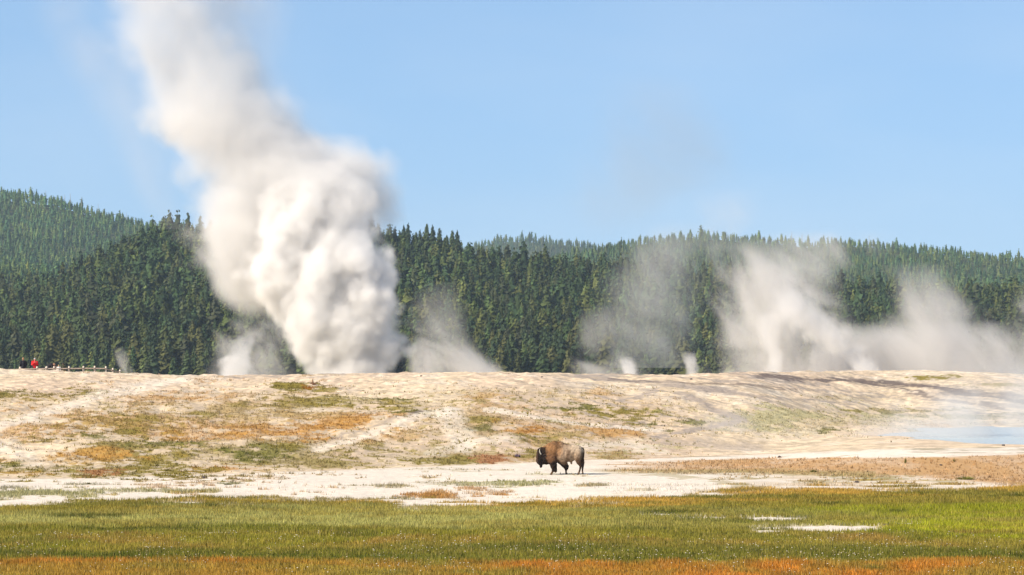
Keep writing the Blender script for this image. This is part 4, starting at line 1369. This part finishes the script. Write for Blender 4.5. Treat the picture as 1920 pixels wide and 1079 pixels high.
PD = 330.0
big = empty('geyser_plume', ((660 - 960) / F * PD, PD, -6), 'towering dense white steam column erupting left of centre and drifting up left', 'steam plume')
steam('steam_column', '', [(760, 570, 765), (700, 538, 775), (655, 512, 795), (610, 476, 798), (565, 442, 790), (520, 430, 780), (480, 440, 775), (440, 455, 765), (405, 470, 748), (365, 465, 735), (330, 480, 710), (300, 510, 670)], PD, 1.1, amp=.36, nsc=.15, vsc=.165, vamp=.20, soft=.32, depth=.55, seed=3, parent=big, albedo=.993, step=.45, dcurve=[(0, 1.2), (.5, 1.0), (.75, .7), (.9, .4), (1, .05)])
steam('steam_drift', '', [(605, 430, 510), (575, 375, 600), (520, 328, 735), (480, 306, 770), (440, 302, 780), (400, 304, 785), (350, 298, 788), (300, 275, 775), (265, 245, 725), (225, 215, 640), (170, 195, 580), (100, 178, 535), (0, 145, 505), (-120, 90, 480)], PD + 6, .50, amp=.46, nsc=.085, vsc=.13, vamp=.15, soft=.60, depth=.6, seed=9, parent=big, albedo=.925, step=.7, dcurve=[(0, 0), (.05, .5), (.12, 1.1), (.35, 1.0), (.55, .65), (.75, .42), (1, .35)])
W = dict(wispy=True, amp=0, soft=1.0, lean=.6)
steam('steam_veil', '', [(330, 520, 740), (270, 450, 715), (210, 400, 690), (140, 360, 670), (60, 330, 660), (-100, 290, 620)], PD + 9, tau=.9, cov=-1.85, nsc=.06, depth=.6, seed=21, parent=big, **W)
steam('steam_veil', '', [(430, 270, 380), (340, 210, 360), (250, 150, 345), (160, 60, 340), (80, 0, 310), (-100, -40, 280)], PD + 9, tau=.5, cov=-1.8, nsc=.07, depth=.6, seed=31, parent=big, **W)

RD = 285.0
fum = empty('vent_plume', ((1630 - 960) / F * RD, RD, -6), 'bright pinkish white steam leaning left from the vent on the brow at right', 'steam plume')
steam('steam_column', '', [(735, 1600, 1678), (700, 1582, 1670), (680, 1550, 1658), (660, 1515, 1648), (640, 1480, 1642), (615, 1440, 1630), (590, 1410, 1602), (565, 1396, 1578), (540, 1392, 1566), (505, 1385, 1565), (470, 1370, 1600)], RD, tau=5.2, amp=.62, nsc=.25, vsc=.34, vamp=.32, soft=.75, depth=.6, seed=41, lean=.3, parent=fum, albedo=.945, step=.6, dcurve=[(0, 1.7), (.25, 1.1), (.5, .7), (.7, .35), (.85, .15), (1, .0)])
steam('steam_column', '', [(735, 1425, 1478), (700, 1428, 1474), (670, 1430, 1476), (640, 1412, 1472), (610, 1406, 1484), (575, 1412, 1535), (540, 1400, 1560)], RD + 5, tau=1.8, amp=.5, nsc=.3, vsc=.4, vamp=.2, soft=.5, depth=.8, seed=47, lean=.3, parent=fum, albedo=.96, dcurve=[(0, 1.5), (.5, 1), (1, 0)])
steam('steam_veil', '', [(735, 1270, 1670), (690, 1280, 1660), (640, 1300, 1650), (590, 1310, 1620), (540, 1320, 1620), (490, 1330, 1690), (460, 1340, 1730), (430, 1380, 1750)], RD + 12, tau=5.2, cov=-1.84, nsc=.15, depth=.45, seed=53, parent=fum, dcurve=[(0, 1.2), (.5, .9), (.85, .6), (1, 0)], **W)
steam('steam_veil', '', [(660, 1310, 1480), (570, 1310, 1450), (500, 1300, 1440), (440, 1290, 1440), (400, 1270, 1450), (350, 1260, 1450)], RD + 20, tau=2.8, nsc=.11, depth=.7, seed=59, parent=fum, dcurve=[(0, 0), (.2, 1), (.6, .7), (1, 0)], **W)
steam('vent_plume', 'grey veil of steam low in front of the forest at far right', [(735, 1600, 1960), (700, 1590, 1970), (650, 1590, 1950), (610, 1600, 1920), (570, 1620, 1880), (530, 1640, 1830), (490, 1640, 1800)], RD + 10, tau=3.6, cov=-1.80, nsc=.13, depth=.45, seed=61, dcurve=[(0, 1.3), (.5, .9), (1, 0)], **W)
steam('vent_plume', 'low continuous steam bank hugging the brow from the right vent to the photo edge', [(730, 1330, 2030), (700, 1330, 2030), (680, 1340, 2030), (660, 1370, 2030), (635, 1420, 2030), (600, 1560, 2000)], RD + 22, tau=7.5, cov=-1.80, nsc=.12, depth=.10, seed=131, dcurve=[(0, 1.2), (.5, .8), (1, 0)], **W)
steam('vent_plume', 'thin steam cut by the right edge of the photo above the brow', [(735, 1830, 2040), (690, 1830, 2040), (640, 1850, 2040), (590, 1870, 2030), (530, 1890, 2020)], RD + 15, tau=2.2, cov=-1.84, nsc=.13, depth=.5, seed=67, dcurve=[(0, 1), (.6, .8), (1, 0)], **W)
LD = 300.0
pf_ = empty('vent_plume', ((440 - 960) / F * LD, LD, -6), 'small white puff of steam on the brow left of the tall column', 'steam plume')
steam('steam_column', '', [(745, 395, 495), (710, 394, 490), (690, 398, 486), (668, 408, 486), (648, 420, 490), (620, 440, 510)], LD, tau=3.2, amp=.6, nsc=.3, vsc=.42, vamp=.22, soft=.5, depth=.8, seed=71, parent=pf_, albedo=.95, dcurve=[(0, 1.2), (.5, 1), (1, 0)])
steam('steam_veil', '', [(745, 345, 590), (700, 345, 590), (660, 350, 590), (625, 370, 610), (580, 420, 620)], LD + 10, tau=2.6, cov=-1.86, nsc=.2, depth=.5, seed=73, parent=pf_, dcurve=[(0, 1), (.5, 1), (1, 0)], **W)
steam('vent_plume', 'long low grey steam bank just right of the tall column base', [(745, 720, 1010), (705, 720, 1000), (675, 725, 960), (640, 730, 920), (600, 735, 900), (560, 745, 890), (525, 770, 880)], LD, tau=3.0, cov=-1.83, nsc=.16, depth=.4, seed=79, dcurve=[(0, 1.6), (.3, 1.1), (.6, .55), (1, 0)], **W)
steam('vent_plume', 'thin ragged steam over the brow above the bison', [(745, 1040, 1250), (700, 1050, 1240), (660, 1050, 1220), (620, 1050, 1210), (570, 1070, 1220)], LD, tau=2.2, cov=-1.86, nsc=.2, depth=.45, seed=83, dcurve=[(0, 1.4), (.4, 1), (1, 0)], **W)
steam('vent_plume', 'tiny bright steam jet on the brow above and right of the bison', [(745, 1165, 1202), (705, 1166, 1200), (688, 1162, 1198), (668, 1158, 1190)], LD - 4, tau=2.0, amp=.7, nsc=.6, soft=.6, depth=.8, seed=89, dcurve=[(0, 1.2), (.6, 1), (1, 0)])
steam('vent_plume', 'tiny bright steam jet on the brow left of the large right plume', [(745, 1284, 1316), (705, 1284, 1314), (685, 1280, 1312), (658, 1274, 1306)], LD - 4, tau=1.6, amp=.7, nsc=.6, soft=.6, depth=.8, seed=97, dcurve=[(0, 1.2), (.6, 1), (1, 0)])
steam('vent_plume', 'wisp of steam rising just past the end of the rail fence', [(730, 225, 265), (700, 222, 260), (680, 212, 252), (650, 206, 244)], LD - 10, tau=1.3, nsc=.5, depth=.8, seed=101, dcurve=[(0, 1.2), (.6, 1), (1, 0)], **W)
steam('drifting_steam', 'faint veil of steam drifting across the forest between the two eruptions', [(690, 1060, 1380), (620, 1060, 1400), (560, 1080, 1430), (500, 1110, 1440), (450, 1150, 1430), (410, 1200, 1400)], 420, tau=1.5, cov=-1.83, nsc=.08, depth=.4, seed=103, dcurve=[(0, .4), (.3, 1), (.7, .9), (1, 0)], **W)
steam('pool_steam', 'thin steam rising over the blue hot pool at far right', [(842, 1500, 2080), (815, 1540, 2080), (780, 1590, 2080), (740, 1640, 2080), (700, 1680, 2070), (660, 1720, 2050)], 170, tau=3.6, cov=-1.84, nsc=.14, depth=.45, seed=107, dcurve=[(0, 1.0), (.3, 1), (.7, .6), (1, 0)], **W)
steam('pool_steam', 'faint ground steam over the pale slope behind the orange grass band', [(842, 1120, 1540), (820, 1150, 1520), (790, 1200, 1490), (760, 1250, 1450)], 168, tau=1.3, nsc=.22, depth=.35, seed=109, dcurve=[(0, .8), (.4, 1), (1, 0)], **W)
steam('drifting_steam', 'large faint grey smudge of steam hanging in the sky over the right ridge', [(450, 960, 1220), (380, 960, 1330), (320, 1000, 1430), (260, 1030, 1430), (200, 1060, 1380), (130, 1100, 1300)], 700, tau=.45, cov=-1.72, nsc=.035, depth=.3, seed=113, albedo=.74, dcurve=[(0, .3), (.3, 1), (.7, 1), (1, 0)], **W)

# ------------------------------------------------------------------ the air
bm = bmesh.new()
bmesh.ops.create_cube(bm, size=1.0)
bmesh.ops.scale(bm, vec=(8400, 4960, 300), verts=bm.verts)
bmesh.ops.translate(bm, vec=(0, 2320, 122), verts=bm.verts)
me = bpy.data.meshes.new('haze'); bm.to_mesh(me); bm.free()
m = bpy.data.materials.new('air'); m.use_nodes = True
m.node_tree.nodes.clear()
out = m.node_tree.nodes.new('ShaderNodeOutputMaterial'); pv_ = m.node_tree.nodes.new('ShaderNodeVolumePrincipled')
pv_.inputs['Color'].default_value = (0.62, 0.80, 1.0, 1)
pv_.inputs['Density'].default_value = 0.85e-4
m.node_tree.links.new(pv_.outputs[0], out.inputs['Volume'])
me.materials.append(m)
tag(link_mesh('haze', me), kind='stuff')
print('lowest ground', Zg.min(), 'x', Xg.min(), Xg.max(), 'top', Zg.max())
